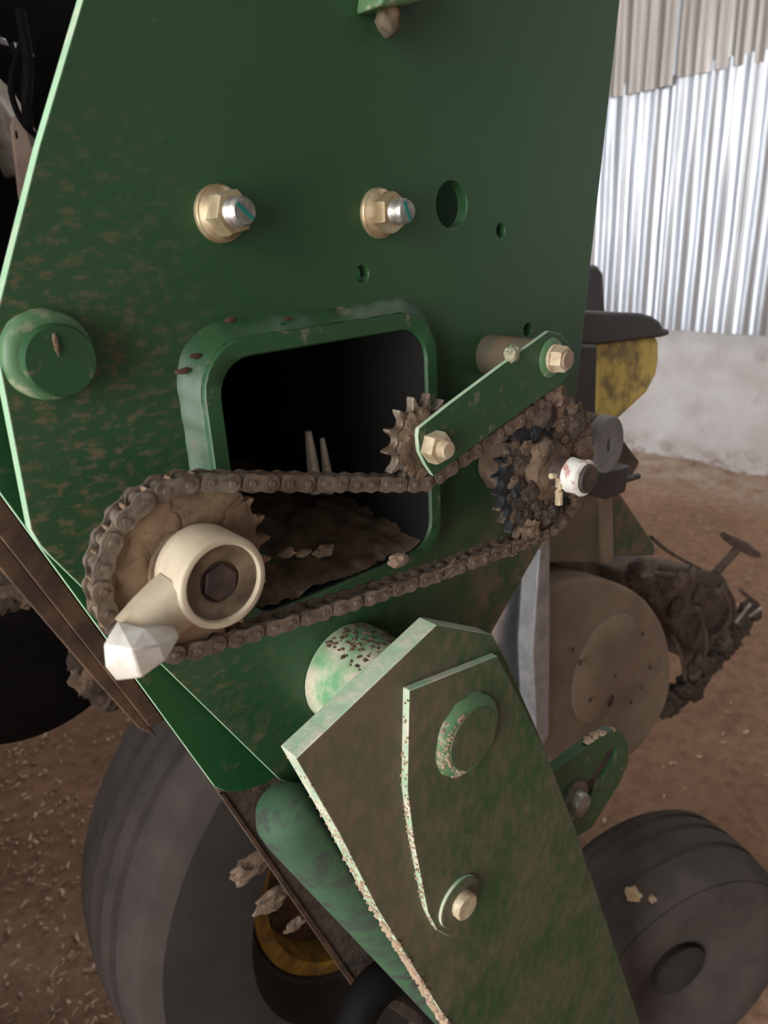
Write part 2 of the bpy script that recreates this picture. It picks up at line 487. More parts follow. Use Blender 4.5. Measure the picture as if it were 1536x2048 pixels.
for (a, b, z0, z1, dx, mt, sd) in ((1.27, 2.25, 0.575, 1.56, 0, 'corr', 1), (1.31, 2.25, 1.52, 3.0, 0.022, 'corr_warm', 2), (0.40, 1.30, 0.585, 1.58, 0.004, 'corr', 3),
                              (0.40, 1.33, 1.545, 3.0, 0.012, 'corr_warm', 4), (-0.50, 0.44, 0.58, 3.0, 0.002, 'corr', 5), (2.20, 3.5, 0.58, 3.0, 0.006, 'corr_warm', 6), (-2.7, -0.46, 0.58, 3.0, 0.006, 'corr', 7)):
    K = 1.286
    sheet(-0.4 + (a + 0.4) * K, -0.4 + (b + 0.4) * K, z0 * K, z1 * K, xs_ - dx, mt, sd, 0.072 * K, 0.017 * K)

def slab(name, c, s, mat):
    o = new_obj(name, bm_box(c, s), mat); o['kind'] = 'structure'; return o
wbk = struct('wall_back', (0, 4.55, 0))
for c, s in (((1.83, 4.55, 1.95), (4.42, 0.15, 3.9)), ((-3.02, 4.55, 1.95), (0.4, 0.15, 3.9)), ((-1.6, 4.55, 3.4), (2.44, 0.15, 1.0))):
    new_obj('wall_panel', bm_box(c, s), 'block', wbk)
slab('wall_front', (0.4, -3.5, 1.95), (7.3, 0.15, 3.9), 'block')
slab('ceiling', (0.4, 0.5, 3.95), (7.4, 8.2, 0.1), 'roof')
rl = new_obj('roof_fill_panel', bm_box((2.7, 0.9, 3.885), (1.1, 3.3, 0.02)), 'white_rag'); rl['kind'] = 'structure'; rl['label'] = 'white panel added under the roof with the right floor fill light'  # plain panel added under the closed ceiling to go with the fill light
wl = struct('wall_left', (-3.15, 0.6, 0))
for c, s in (((-3.2, 2.53, 1.95), (0.12, 3.9, 3.9)), ((-3.2, -2.8, 1.95), (0.12, 1.35, 3.9)), ((-3.2, -0.77, 3.55), (0.12, 2.74, 0.7))):
    new_obj('wall_panel', bm_box(c, s), 'block', wl)

# loose chaff on the floor: nobody could count it
ch = bmesh.new()
for i in range(6800):
    if i < 5000:
        x = random.uniform(-0.3, 1.2); y = random.uniform(0.5, 2.6)
    else:
        x = random.uniform(0.9, 3.8); y = random.uniform(-0.6, 3.0)
    if noise.noise(Vector((x * 3, y * 3, 0))) < -0.12 and random.random() < 0.8: continue
    if 0.75 < x < 1.25 and 0.45 < y < 0.8: continue
    l = random.uniform(0.002, 0.008) * (1.8 if random.random() < 0.12 else 1); w = random.uniform(0.001, 0.003); a = random.uniform(0, 6.28)
    dx, dy = math.cos(a), math.sin(a); z = 0.006 + random.random() * 0.006
    z += 0.010 * noise.noise(Vector((x, y, 0)) * 4) + 0.008 * noise.noise(Vector((x, y, 0)) * 11) - 0.006
    t = random.uniform(-0.5, 0.5) * l
    q = [(x + dx * l + dy * w, y + dy * l - dx * w, z + t), (x + dx * l - dy * w, y + dy * l + dx * w, z + t + w),
         (x - dx * l - dy * w, y - dy * l + dx * w, z - t * 0.3 + w), (x - dx * l + dy * w, y - dy * l - dx * w, z - t * 0.3)]
    vs = [ch.verts.new(p) for p in q]; ch.faces.new(vs)
    top = ch.verts.new((x, y, z + 0.003)); ch.faces.new((vs[0], vs[1], top)); ch.faces.new((vs[2], vs[3], top))
cho = new_obj('floor_chaff', ch, 'straw', kind='stuff', origin=False)
tag(cho, 'pale straw chaff scattered over the brown earth floor', 'chaff')

# ------------------------------------------------------------------ big side plate
YT = -0.015                                             # front of the square tube
tl = P(441, 716, YT); tr = P(847, 660, YT); br = P(868, 1100, YT); bl = P(465, 945, YT)
WX0, WX1 = (tl.x + bl.x) / 2 - 0.001, (tr.x + br.x) / 2
WZ1, WZ0 = (tl.z + tr.z) / 2, P(700, 1160, YT).z
WT = 0.0115
plate_root = thing('planter_side_plate', 'big dark green side plate with square tube opening and two yellow zinc bolts', 'plate', (P(600, 800).x, 0.005, 0.92))

out = pxs([(300, -500), (165, 0), (78, 292), (20, 520), (-15, 660), (4, 758), (62, 1060), (80, 1090), (100, 1112), (560, 1560), (700, 1600), (850, 1500), (985, 1262), (1095, 1068), (1152, 790), (1240, 0), (1296, -500)], 0)
bigc = P(904, 410); sm1 = P(1002, 461); sm2 = P(725, 548); slot = P(1056, 660)
holes = [circle(bigc.x, bigc.z, 0.0162, 32), circle(sm1.x, sm1.z, 0.0052, 18), circle(sm2.x, sm2.z, 0.0055, 18), circle(slot.x, slot.z, 0.0055, 18),
         rrect(WX0 - 0.006, WX1 + 0.006, WZ0 - 0.006, WZ1 + 0.006, 0.028)]
hcs = [(bigc, 0.02), (sm1, 0.01), (sm2, 0.01), (slot, 0.01)]
in_hole = lambda c: any(math.hypot(c.x - h.x, c.z - h.z) < r for h, r in hcs) or (WX0 - 0.01 < c.x < WX1 + 0.01 and WZ0 - 0.01 < c.z < WZ1 + 0.01)
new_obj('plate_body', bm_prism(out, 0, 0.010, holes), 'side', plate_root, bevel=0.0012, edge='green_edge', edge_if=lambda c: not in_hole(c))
# square toolbar tube standing proud of the plate
tube = bm_loft([[(x, y, z) for x, z in rrect(*r)] for (y, r) in (
    (0.34, (WX0, WX1, WZ0, WZ1, 0.022)), (YT + 0.0015, (WX0, WX1, WZ0, WZ1, 0.022)), (YT, (WX0 - 0.0012, WX1 + 0.0012, WZ0 - 0.0012, WZ1 + 0.0012, 0.023)),
    (YT, (WX0 - WT + 0.001, WX1 + WT - 0.001, WZ0 - WT + 0.001, WZ1 + WT - 0.001, 0.031)), (YT + 0.0015, (WX0 - WT, WX1 + WT, WZ0 - WT, WZ1 + WT, 0.032)),
    (0.34, (WX0 - WT, WX1 + WT, WZ0 - WT, WZ1 + WT, 0.032)), (0.34, (WX0, WX1, WZ0, WZ1, 0.022)))])
bmesh.ops.remove_doubles(tube, verts=tube.verts, dist=1e-6)
tb = new_obj('square_tube', tube, 'green', plate_root, smooth=50)
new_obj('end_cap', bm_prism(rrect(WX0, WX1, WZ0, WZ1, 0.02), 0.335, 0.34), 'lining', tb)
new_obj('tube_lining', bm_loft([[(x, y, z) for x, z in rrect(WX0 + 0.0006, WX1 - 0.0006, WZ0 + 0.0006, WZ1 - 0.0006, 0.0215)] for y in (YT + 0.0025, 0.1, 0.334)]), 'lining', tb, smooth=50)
# weld bead round the tube, lumpy
def ring_weld(make, y0, y1, w, n_sub, amp, seed):
    loops = []
    for (t, off) in ((0.0, w), (0.35, w * 0.72), (0.7, w * 0.3), (1.0, 0.0)):
        l = []
        for i, (x, z) in enumerate(make(off)):
            q = noise.noise(Vector((x * 90, z * 90, seed + t)))
            q2 = noise.noise(Vector((x * 320, z * 320, seed)))
            l.append((x + q * amp, y0 + (y1 - y0) * t + q2 * amp * 0.5, z + q * amp))
        loops.append(l)
    return bm_loft(loops)
def dense(loop, step=0.004):
    o = []
    for a, b in zip(loop, loop[1:] + loop[:1]):
        n = max(1, int(math.hypot(b[0] - a[0], b[1] - a[1]) / step))
        o += [(a[0] + (b[0] - a[0]) * i / n, a[1] + (b[1] - a[1]) * i / n) for i in range(n)]
    return o
base_loop = dense(rrect(WX0 - WT, WX1 + WT, WZ0 - WT, WZ1 + WT, 0.032, 9))
cxm, czm = (WX0 + WX1) / 2, (WZ0 + WZ1) / 2
def grow(off):
    o = []
    for (x, z) in base_loop:
        hx, hz = (WX1 - WX0) / 2 + WT, (WZ1 - WZ0) / 2 + WT
        dx, dz = (x - cxm) / hx, (z - czm) / hz
        o.append((x + off * max(-1, min(1, dx * 1.15)), z + off * max(-1, min(1, dz * 1.15))))
    return o
new_obj('weld_bead', ring_weld(grow, 0.0, YT + 0.004, 0.0085, 1, 0.0012, 4), 'green', plate_root, smooth=60)
# rust and mud flakes lodged on the weld corner
for i, (px, py, s) in enumerate(((366, 742, 0.0026), (392, 712, 0.0024), (462, 640, 0.0024), (575, 637, 0.002))):
    new_obj('mud_flake', bm_blob(P(px, py, -0.007), s * 1.8, s * 0.5, s * 0.7, 0.5, 2, 2, i), 'rusty', plate_root)

# round bar end welded on the left
rc = P(123, 722, -0.014)
bar = new_obj('round_bar_end', bm_lathe(rc.x, rc.z, [(0.0182, 0.0), (0.0182, -0.0122), (0.0172, -0.0145), (0.001, -0.0145)], 40), 'green', plate_root, smooth=30)
new_obj('weld_collar', bm_lathe(rc.x - 0.0022, rc.z + 0.0022, [(0.0230, 0.0), (0.0226, -0.004), (0.0212, -0.0065), (0.0165, -0.0075)], 48, wob=0.04), 'green_film', bar, smooth=60)
new_obj('mud_streak', bm_blob(P(112, 690, -0.0155), 0.0012, 0.0008, 0.0055, 0.5, 2, 2, 5), 'mud', bar)

new_obj('inner_gusset', bm_prism(pxs([(700, 250), (1010, 230), (1030, 520), (720, 560)], 0.075), 0.075, 0.081), 'green_dark', plate_root, bevel=0.001)
# two flanged nuts on studs
def flange_bolt(px, py, rw, rot, name='flange_bolt'):
    c = P(px, py, 0)
    r = thing(name, '', '', (c.x, -0.01, c.z - rw)); del r['label']; del r['category']
    attach(r, plate_root)
    new_obj('washer', bm_lathe(c.x, c.z, [(rw, 0.0), (rw, -0.0022), (rw * 0.96, -0.0032), (0.006, -0.0032)], 40), 'zinc', r)
    fl_ = rw * 0.92
    new_obj('nut', bm_lathe(c.x, c.z, [(fl_, -0.0032), (fl_, -0.0042), (rw * 0.70, -0.0072), (0.006, -0.0072)], 40, bm_hex(c.x, c.z, rw * 0.80, -0.0060, -0.0180, rot)), 'zinc', r, smooth=30)
    st = [(0.0076, -0.004)]
    for k in range(7): st += [(0.0078, -0.018 - k * 0.0014), (0.0072, -0.0187 - k * 0.0014)]
    st += [(0.0066, -0.0285), (0.0005, -0.0285)]
    s = new_obj('stud', bm_lathe(c.x, c.z, st, 28), 'steel', r, smooth=30)
    return r, c
b1, c1 = flange_bolt(438, 428, 0.0158, R(12))
b2, c2 = flange_bolt(757, 427, 0.0160, R(28))
for b, c, a in ((b1, c1, R(-42)), (b2, c2, R(-68))):
    rt = Matrix.Rotation(-a, 3, 'Y')
    new_obj('paint_stripe', bm_box((c.x, -0.0286, c.z), (0.0125, 0.0006, 0.0022), rot=rt), 'teal', b)

# lug at the top edge of the picture
lug = new_obj('top_lug', bm_prism(pxs([(762, 10), (770, -50), (880, -70), (886, -16), (826, 6), (795, 10)], -0.024), -0.024, 0.0), 'green_film', plate_root, bevel=0.002)
new_obj('drip_weld', bm_blob(P(777, 42, -0.012), 0.0075, 0.007, 0.009, 0.3, 1.4, 3, 8), 'spacer', lug, smooth=180)

# dried dirt on the floor of the tube, and the pale strips in it
dm = bmesh.new(); nx, ny = 44, 34
grid = []
for j in range(ny + 1):
    row = []
    for i in range(nx + 1):
        u, v = i / nx, j / ny
        x = WX0 + (WX1 - WX0) * u; y = YT + 0.004 + 0.28 * v
        z = WZ0 + 0.002 + 0.030 * min(1, v * 3) * (1 - 0.55 * u) + 0.007 * noise.noise(Vector((x * 45, y * 45, 2))) + 0.004 * noise.noise(Vector((x * 120, y * 120, 5)))
        edge = min(u, 1 - u)
        if edge < 0.12: z = max(z, WZ0 + 0.010 * (1 - edge / 0.12))
        row.append(dm.verts.new((x, y, z)))
    grid.append(row)
for j in range(ny):
    for i in range(nx): dm.faces.new((grid[j][i], grid[j][i + 1], grid[j + 1][i + 1], grid[j + 1][i]))
dirt = new_obj('dirt_bed', dm, 'mud', kind='stuff', smooth=180)
tag(dirt, 'brown dried dirt lying on the floor of the square tube', 'dirt')
for i, (px, py, s, mt) in enumerate(((575, 1105, 0.0045, 'mud_pale'), (607, 1106, 0.004, 'mud_pale'), (648, 1102, 0.006, 'mud_pale'))):
    o = new_obj('dirt_clod', bm_blob(P(px, py, 0.016), s * 1.4, s, s * 0.7, 0.5, 1.8, 3, i), mt)
    tag(o, ('pale clod in the tube dirt nearest the big sprocket', 'pale clod between two others in the tube dirt', 'largest pale clod in the tube dirt, right of two smaller ones')[i], 'clod', 'pale clods in the square tube')
o = new_obj('clay_lump', bm_blob(P(798, 1120, -0.030), 0.0088, 0.006, 0.0048, 0.35, 1.7, 3, 21), 'mud_pale')
tag(o, 'pale clay lump sitting on the lower chain run under the opening', 'clay lump')
for i, (px, w) in enumerate(((624, 0.0056), (652, 0.0044))):
    a = P(px - 8, 862 + i * 14, 0.075); b = P(px + 8, 985, 0.075)
    o = new_obj('light_streak_strip', bm_tube([b, (a + b) / 2, a], w, 8, radii=[w, w * 0.9, w * 0.5]), 'bright_cast')  # pale strip modelled in place of a light streak deep in the tube
    tag(o, ('taller pale strip coloured as a light streak inside the dark square tube', 'shorter pale strip coloured as a light streak inside the dark square tube')[i], 'light_streak', 'pale light streaks inside the square tube')

# ------------------------------------------------------------------ second plate and bars behind
sp = thing('inner_side_plate', 'dark green inner plate showing below the left edge of the big plate', 'plate', (P(300, 1300, 0.033).x, 0.033, 0.95))
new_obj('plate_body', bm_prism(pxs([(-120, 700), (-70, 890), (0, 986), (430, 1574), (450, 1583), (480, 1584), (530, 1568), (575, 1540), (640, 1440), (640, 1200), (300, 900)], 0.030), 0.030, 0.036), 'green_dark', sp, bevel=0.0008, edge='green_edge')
ab = thing('angle_iron_rail', 'rusty brown angle iron running diagonally at the left beside the green plates', 'rail', (P(150, 1200, 0.06).x, 0.06, P(290, 1450, 0.06).z))
new_obj('web', bm_prism(pxs([(-80, 880), (0, 988), (330, 1440), (300, 1455), (0, 1074), (-80, 972)], 0.055), 0.055, 0.061), 'rusty', ab, bevel=0.001)
new_obj('flange', bm_prism(pxs([(-80, 974), (0, 1078), (300, 1458), (262, 1440), (180, 1350), (0, 1140), (-80, 1040)], 0.075), 0.061, 0.075), 'rusty', ab, bevel=0.001)
mb = thing('muddy_flat_bar', 'long muddy flat bar slanting down behind the scuffed green pipe', 'bar', (P(640, 1800, 0.06).x, 0.06, P(730, 2010, 0.06).z))
new_obj('bar_body', bm_prism(pxs([(380, 1500), (442, 1592), (545, 1742), (735, 2016), (760, 2000), (900, 2100), (960, 2000), (620, 1500)], 0.060), 0.060, 0.068), 'mud_dark', mb, bevel=0.001)
new_obj('edge_strip', bm_prism(pxs([(440, 1588), (448, 1588), (742, 2008), (733, 2014)], 0.0585), 0.0585, 0.064), 'rusty', mb)
for i, (px, py, s) in enumerate(((500, 1735, 0.016), (545, 1800, 0.015), (520, 1725, 0.010), (590, 1850, 0.009))):
    new_obj('mud_clot', bm_blob(P(px, py, 0.075), s * 1.2, s * 0.5, s * 0.6, 0.55, 1.8, 3, i + 3), 'mud', mb)

# ------------------------------------------------------------------ chain drive
YC = -0.047
PITCH = 0.0127
def pr(n): return PITCH / (2 * math.sin(math.pi / n))
S1 = (0.1523, 1.1828, 24); S2 = (0.3322, 1.2138, 14); S3 = (0.4690, 1.1605, 28)

def sprocket_outline(cx, cz, n, phase=0.0):
    rp = pr(n); rr = 0.0041; o = []
    for k in range(n):
        a = 2 * math.pi * (k + phase) / n
        # roller seat centred at angle a, tooth tip half a pitch further
        for q in (-0.30, -0.15, 0.0, 0.15, 0.30):
            o.append((a + q * 2 * math.pi / n, rp - rr * math.sqrt(max(0, 1 - (q / 0.34) ** 2))))
        for q, h in ((0.40, 0.0030), (0.46, 0.0048), (0.54, 0.0048), (0.60, 0.0030)):
            o.append((a + q * 2 * math.pi / n, rp + h))
    return [(cx + r * math.cos(a), cz + r * math.sin(a)) for a, r in o]

# path of the chain (clockwise over the two sprockets, under the idler)
circ = [(Vector(S1[:2]), pr(S1[2]), 1), (Vector(S2[:2]), pr(S2[2]), -1), (Vector(S3[:2]), pr(S3[2]), 1)]
def tangent(a, b):
    D = b[0] - a[0]; phi = math.atan2(D.y, D.x)
    th = phi - math.asin((a[2] * a[1] - b[2] * b[1]) / D.length)
    n = Vector((-math.sin(th), math.cos(th)))
    return a[0] + n * a[2] * a[1], b[0] + n * b[2] * b[1]
T = [tangent(circ[i], circ[(i + 1) % 3]) for i in range(3)]
path = []
for i in range(3):
    c, r, s = circ[i]
    pin, pout = T[i - 1][1], T[i][0]
    a0 = math.atan2(*(pin - c).yx); a1 = math.atan2(*(pout - c).yx)
    if s > 0:
        while a1 > a0: a1 -= 2 * math.pi
    else:
        while a1 < a0: a1 += 2 * math.pi
    n = max(2, int(abs(a1 - a0) * r / 0.0005))
    path += [c + Vector((math.cos(a0 + (a1 - a0) * k / n), math.sin(a0 + (a1 - a0) * k / n))) * r for k in range(n)]
    n = max(2, int((T[i][1] - pout).length / 0.0005))
    sag = 0.004 if i == 2 else 0.0
    path += [pout.lerp(T[i][1], k / n) + Vector((0, -sag * math.sin(math.pi * k / n))) for k in range(n)]
L = [0.0]
for a, b in zip(path, path[1:] + path[:1]): L.append(L[-1] + (b - a).length)
total = L[-1]
NL = int(round(total / PITCH / 2)) * 2
step = total / NL
joints = []; j = 0
for k in range(NL):
    s = k * step
    while L[j + 1] < s: j += 1
    joints.append(path[j].lerp(path[(j + 1) % len(path)], (s - L[j]) / (L[j + 1] - L[j])))

def link_mesh(name, outer):
    bm = bmesh.new()
    h = step / 2
    prof = []
    for i in range(7): a = R(-90 + 180 * i / 6); prof.append((h + 0.0056 * math.cos(a), 0.0056 * math.sin(a)))
    prof.append((0, 0.0044))
    for i in range(7): a = R(90 + 180 * i / 6); prof.append((-h + 0.0056 * math.cos(a), 0.0056 * math.sin(a)))
    prof.append((0, -0.0044))
    yy = (0.0058, 0.0074) if outer else (0.0040, 0.0056)
    for s in (-1, 1): bm_prism(prof, s * yy[0], s * yy[1], bm=bm)
    for sx in (-h, h):
        if outer: bm_lathe(sx, 0, [(0.0019, -0.0086), (0.0019, 0.0086)], 10, bm)
        else: bm_lathe(sx, 0, [(0.0040, -0.0042), (0.0040, 0.0042)], 12, bm)
    bmesh.ops.recalc_face_normals(bm, faces=bm.faces)
    me = bpy.data.meshes.new(name); bm.to_mesh(me); bm.free()
    for p in me.polygons: p.use_smooth = True
    me.set_sharp_from_angle(angle=R(35))
    return me
chain = thing('drive_chain', 'dirty roller chain looped round the two sprockets and under the idler', 'chain', (0.31, YC, 1.10))
lm = {}
for outer in (True, False):
    for mt in ('chain', 'chain_mud'):
        me = link_mesh('outer_link' if outer else 'inner_link', outer); me.materials.append(M[mt]); lm[(outer, mt)] = me
for k in range(NL):
    a, b = joints[k], joints[(k + 1) % NL]; mid = (a + b) / 2; d = b - a
    mt = 'chain_mud' if mid.x > 0.36 or random.random() < 0.25 else 'chain'
    o = bpy.data.objects.new('outer_link' if k % 2 else 'inner_link', lm[(bool(k % 2), mt)])
    o.location = (mid.x, YC, mid.y); o.rotation_euler = (0, -math.atan2(d.y, d.x), 0)
    col.objects.link(o); attach(o, chain)

def phase_for(S):
    best = min(joints, key=lambda q: abs((q - Vector(S[:2])).length - pr(S[2])))
    a = math.atan2(best.y - S[1], best.x - S[0])
    return a / (2 * math.pi) * S[2]

# big left sprocket
s1 = thing('drive_sprocket', 'mud coated large sprocket at lower left behind the cream ring handle', 'sprocket', (S1[0], YC, S1[1] - pr(24)))
new_obj('toothed_disc', bm_prism(sprocket_outline(S1[0], S1[1], 24, phase_for(S1)), YC - 0.0034, YC + 0.0034), 'sprocket_mud', s1, bevel=0.0008)
new_obj('hub', bm_lathe(S1[0], S1[1], [(0.024, -0.0005), (0.024, YC - 0.0034), (0.024, YC - 0.0060), (0.0235, YC - 0.0065), (0.012, YC - 0.0065)], 40), 'sprocket_mud', s1)
for i, (px, py, sx, sz) in enumerate(((300, 1045, 0.016, 0.010), (280, 1160, 0.012, 0.018), (420, 1015, 0.018, 0.010), (480, 1050, 0.010, 0.012), (250, 1220, 0.008, 0.010))):
    new_obj('mud_cake', bm_blob(P(px, py, YC - 0.0036), sx, 0.0009, sz, 0.5, 2.2, 3, i + 30), 'sprocket_mud', s1)
new_obj('shaft', bm_lathe(S1[0], S1[1], [(0.013, -0.010), (0.013, -0.05)], 24), 'grey_bolt', s1)

# cream ring handle on the shaft end
rh = thing('ring_handle', 'cream ring ended handle with pale faceted stub on the left sprocket shaft', 'handle', (S1[0], -0.07, S1[1] - 0.07))
hx, hz = S1[0] + 0.0035, S1[1] + 0.0008
YH = -0.0835
ring = bm_lathe(hx, hz, [(0.0215, YC - 0.0066), (0.0248, YC - 0.0068), (0.0256, YC - 0.010), (0.0256, YH + 0.003), (0.0248, YH + 0.0006), (0.0238, YH), (0.0216, YH), (0.0208, YH + 0.0012), (0.0206, YC - 0.0066)], 56, closed=False)
new_obj('ring', ring, 'cream', rh, smooth=50)
cap = new_obj('hub_dirt', bm_lathe(hx, hz, [(0.0209, YH + 0.012), (0.0209, YH + 0.0026), (0.016, YH + 0.0034), (0.0118, YH + 0.0042), (0.0112, YH + 0.0075), (0.001, YH + 0.008)], 40), 'cap_dirt', rh, smooth=45)
new_obj('hex_socket', bm_hex(hx + 0.001, hz - 0.0015, 0.0108, YH + 0.009, YH + 0.0050, R(15), 0.12), 'dark_end', cap, smooth=25)
# neck, swept from the ring to the faceted stub
def sect(c, hw, y0, y1, d):
    n = Vector((-d[1], d[0])); pts = []
    for (a, b) in ((-1, 0.25), (-0.72, 0), (0.72, 0), (1, 0.25), (1, 0.75), (0.72, 1), (-0.72, 1), (-1, 0.75)):
        pts.append((c[0] + n.x * hw * a, y0 + (y1 - y0) * b, c[1] + n.y * hw * a))
    return pts
def n2(px, py): q = P(px, py, -0.078); return Vector((q.x, q.z))
hd = (n2(318, 1248) - Vector((hx, hz))).normalized(); p0 = Vector((hx, hz)) + hd * 0.0214; p1 = Vector((hx, hz)) + hd * 0.030; p2 = n2(318, 1248); p3 = n2(292, 1282)
secs = []
for c, hw, y0, y1, d in ((p0, 0.0152, -0.0812, -0.056, hd), (p1, 0.0138, -0.0812, -0.056, hd), (p2, 0.0128, -0.0820, -0.058, (p3 - p1)), (p3, 0.0135, -0.0830, -0.058, (p3 - p2))):
    secs.append(sect(c, hw, y0, y1, d.normalized()))
new_obj('neck', bm_loft(secs, caps=(True, True)), 'cream', rh, smooth=70)
stub = [P(232, 1243, -0.074), P(206, 1290, -0.078), P(210, 1335, -0.080), P(232, 1362, -0.082), P(282, 1356, -0.094), P(330, 1322, -0.094), P(360, 1272, -0.088), P(350, 1250, -0.080),
        P(262, 1300, -0.100), P(318, 1290, -0.098), P(290, 1258, -0.090), P(240, 1300, -0.062), P(300, 1330, -0.062), P(330, 1262, -0.060), P(255, 1250, -0.062)]
new_obj('faceted_stub', bm_hull(stub), 'bright_cast', rh, bevel=0.0012, smooth=15)
new_obj('cast_groove', bm_tube([P(338, 1108, -0.0625), P(352, 1092, -0.0632), P(372, 1082, -0.0645), P(388, 1078, -0.066), P(405, 1068, -0.0665)], 0.0009, 6), 'rusty', rh)

# right sprocket, muddy and greasy
s3 = thing('driven_sprocket', 'greasy mud caked sprocket at right under the idler arm with cotter pin shaft', 'sprocket', (S3[0], YC, S3[1] - pr(28)))
new_obj('toothed_disc', bm_prism(sprocket_outline(S3[0], S3[1], 28, phase_for(S3)), YC - 0.0034, YC + 0.0034), 'greasy', s3, bevel=0.0008)
new_obj('hub', bm_lathe(S3[0], S3[1], [(0.026, -0.001), (0.026, YC), (0.027, YC - 0.004), (0.022, YC - 0.012), (0.014, YC - 0.014)], 32, wob=0.12), 'mud', s3)
shx, shz = S3[0] + 0.001, S3[1] + 0.0005
sh = new_obj('shaft', bm_lathe(shx, shz, [(0.0118, -0.001), (0.0118, -0.090), (0.0105, -0.092), (0.001, -0.092)], 28), 'dark_end', s3)
new_obj('white_collar', bm_lathe(shx, shz, [(0.0120, -0.0725), (0.0142, -0.074), (0.0138, -0.083), (0.0150, -0.0875), (0.0120, -0.089)], 28, wob=0.10), 'white_rag', sh)
new_obj('cotter_pin', bm_tube([(shx - 0.018, -0.068, shz + 0.002), (shx, -0.068, shz - 0.001), (shx + 0.012, -0.068, shz - 0.002)], 0.0024, 8, bm_tube(smooth_path([(shx - 0.006, -0.068, shz + 0.002), (shx - 0.012, -0.072, shz - 0.008), (shx - 0.013, -0.073, shz - 0.022)], 4), 0.0032, 8)), 'zinc_dull', s3)
rngm = random.Random(3)
for i in range(60):
    a = rngm.uniform(0, 6.283); rr = rngm.uniform(0.026, 0.058)
    s = rngm.uniform(0.003, 0.0075)
    new_obj('mud_clot', bm_blob((S3[0] + rr * math.cos(a), YC - 0.004 - rngm.uniform(0, 0.003), S3[1] + rr * math.sin(a)), s * rngm.uniform(1, 1.6), s * 0.4, s, 0.6, 2.2, 3, i), ('mud_dark', 'mud', 'mud_dark', 'greasy')[i % 4], s3)
for i, (px, py, s) in enumerate(((1112, 792, 0.011), (1150, 850, 0.013), (1165, 900, 0.012), (1088, 830, 0.012), (1060, 1060, 0.010), (1100, 1030, 0.010), (1085, 905, 0.012), (1060, 985, 0.009))):
    new_obj('mud_clot', bm_blob(P(px, py, YC - 0.006 if i < 4 else YC - 0.010), s, s * 0.5, s * 0.8, 0.5, 1.8, 3, i + 70), ('mud', 'mud_dark')[i % 2], s3)
# straw caught in the lower run
st = bmesh.new()
for i in range(20):
    u = random.random(); q = T[2][0].lerp(T[2][1], u * 0.55)
    a = random.uniform(-0.5, 0.5) + 0.1; l = random.uniform(0.002, 0.006)
    x, z = q.x + random.uniform(-0.005, 0.005), q.y + random.uniform(-0.006, 0.006); y = YC - 0.010 - random.random() * 0.003
    bm_tube([(x - l * math.cos(a), y, z - l * math.sin(a)), (x + l * math.cos(a), y - 0.001, z + l * math.sin(a))], 0.0006, 4, st)
o = new_obj('caught_straw', st, 'mud', kind='stuff', origin=False)
tag(o, 'bits of straw caught in the muddy lower run of the chain', 'straw')

# idler arm and idler sprocket
YA = -0.0585
ia = thing('chain_tensioner', 'green flat tensioner bar slanting up to a hex bolt, above the chain', 'arm', (P(970, 800, YA).x, YA, P(867, 953, YA).z))
arm_out = pxs([(1098, 662), (1122, 668), (1143, 692), (1146, 730), (1128, 764), (1111, 776), (1040, 826), (922, 912), (868, 953), (852, 930), (839, 903), (836, 872), (838, 857), (900, 808), (1000, 733)], YA)
new_obj('flat_bar', bm_prism(arm_out, YA, YA + 0.0042), 'green', ia, bevel=0.0009, edge='pale_edge')
ub = P(1103, 716, YA)
new_obj('spacer_pipe', bm_lathe(ub.x - 0.004, ub.z - 0.002, [(0.0165, 0.0), (0.0160, -0.012), (0.0158, YA + 0.0043)], 36), 'spacer', ia)
new_obj('weld_blob', bm_blob(P(1024, 708, YA), 0.006, 0.004, 0.007, 0.4, 1.6, 3, 12), 'green_film', ia)
new_obj('bolt_boss', bm_lathe(ub.x, ub.z, [(0.0150, YA), (0.0140, YA - 0.0015), (0.0112, YA - 0.0028), (0.005, YA - 0.0028)], 32), 'green_film', ia)
hb = new_obj('hex_bolt', bm_lathe(ub.x, ub.z, [(0.0108, YA - 0.0028), (0.0108, YA - 0.0052), (0.004, YA - 0.0052)], 32, bm_hex(ub.x, ub.z, 0.0098, YA - 0.0052, YA - 0.0140, R(20), 0.06)), 'zinc_dull', ia, smooth=30)
new_obj('thread_end', bm_lathe(ub.x, ub.z, [(0.0066, YA - 0.013), (0.0063, YA - 0.0158), (0.0005, YA - 0.0158)], 20), 'dusty', hb)
lb = Vector((S2[0] + 0.0005, 0, S2[1] - 0.001))
nb = new_obj('hex_nut', bm_hex(lb.x, lb.z, 0.0112, YA, YA - 0.0095, R(8), 0.06), 'zinc_dull', ia, smooth=30)
new_obj('thread_end', bm_lathe(lb.x, lb.z, [(0.0062, YA - 0.009), (0.0062, YA - 0.0145), (0.0052, YA - 0.0160), (0.0005, YA - 0.0160)], 22), 'zinc_dull', nb)
s2 = thing('idler_sprocket', 'small muddy idler sprocket behind the lower end of the green arm', 'sprocket', (S2[0], YC, S2[1] - pr(14)))
new_obj('toothed_disc', bm_prism(sprocket_outline(S2[0], S2[1], 14, phase_for(S2)), YC - 0.0034, YC + 0.0034), 'tooth', s2, bevel=0.0008)
new_obj('hub', bm_lathe(S2[0], S2[1], [(0.012, YC + 0.007), (0.015, YC + 0.003), (0.0205, YC - 0.0035), (0.0195, YC - 0.0065), (0.010, YA + 0.0043)], 30, wob=0.10), 'mud', s2)
for i in range(9):
    a = R(95 + i * 20)
    new_obj('mud_clot', bm_blob((S2[0] + 0.019 * math.cos(a), YC - 0.0055, S2[1] + 0.019 * math.sin(a)), 0.006, 0.0028, 0.006, 0.6, 1.9, 2, i + 50), 'mud', s2)

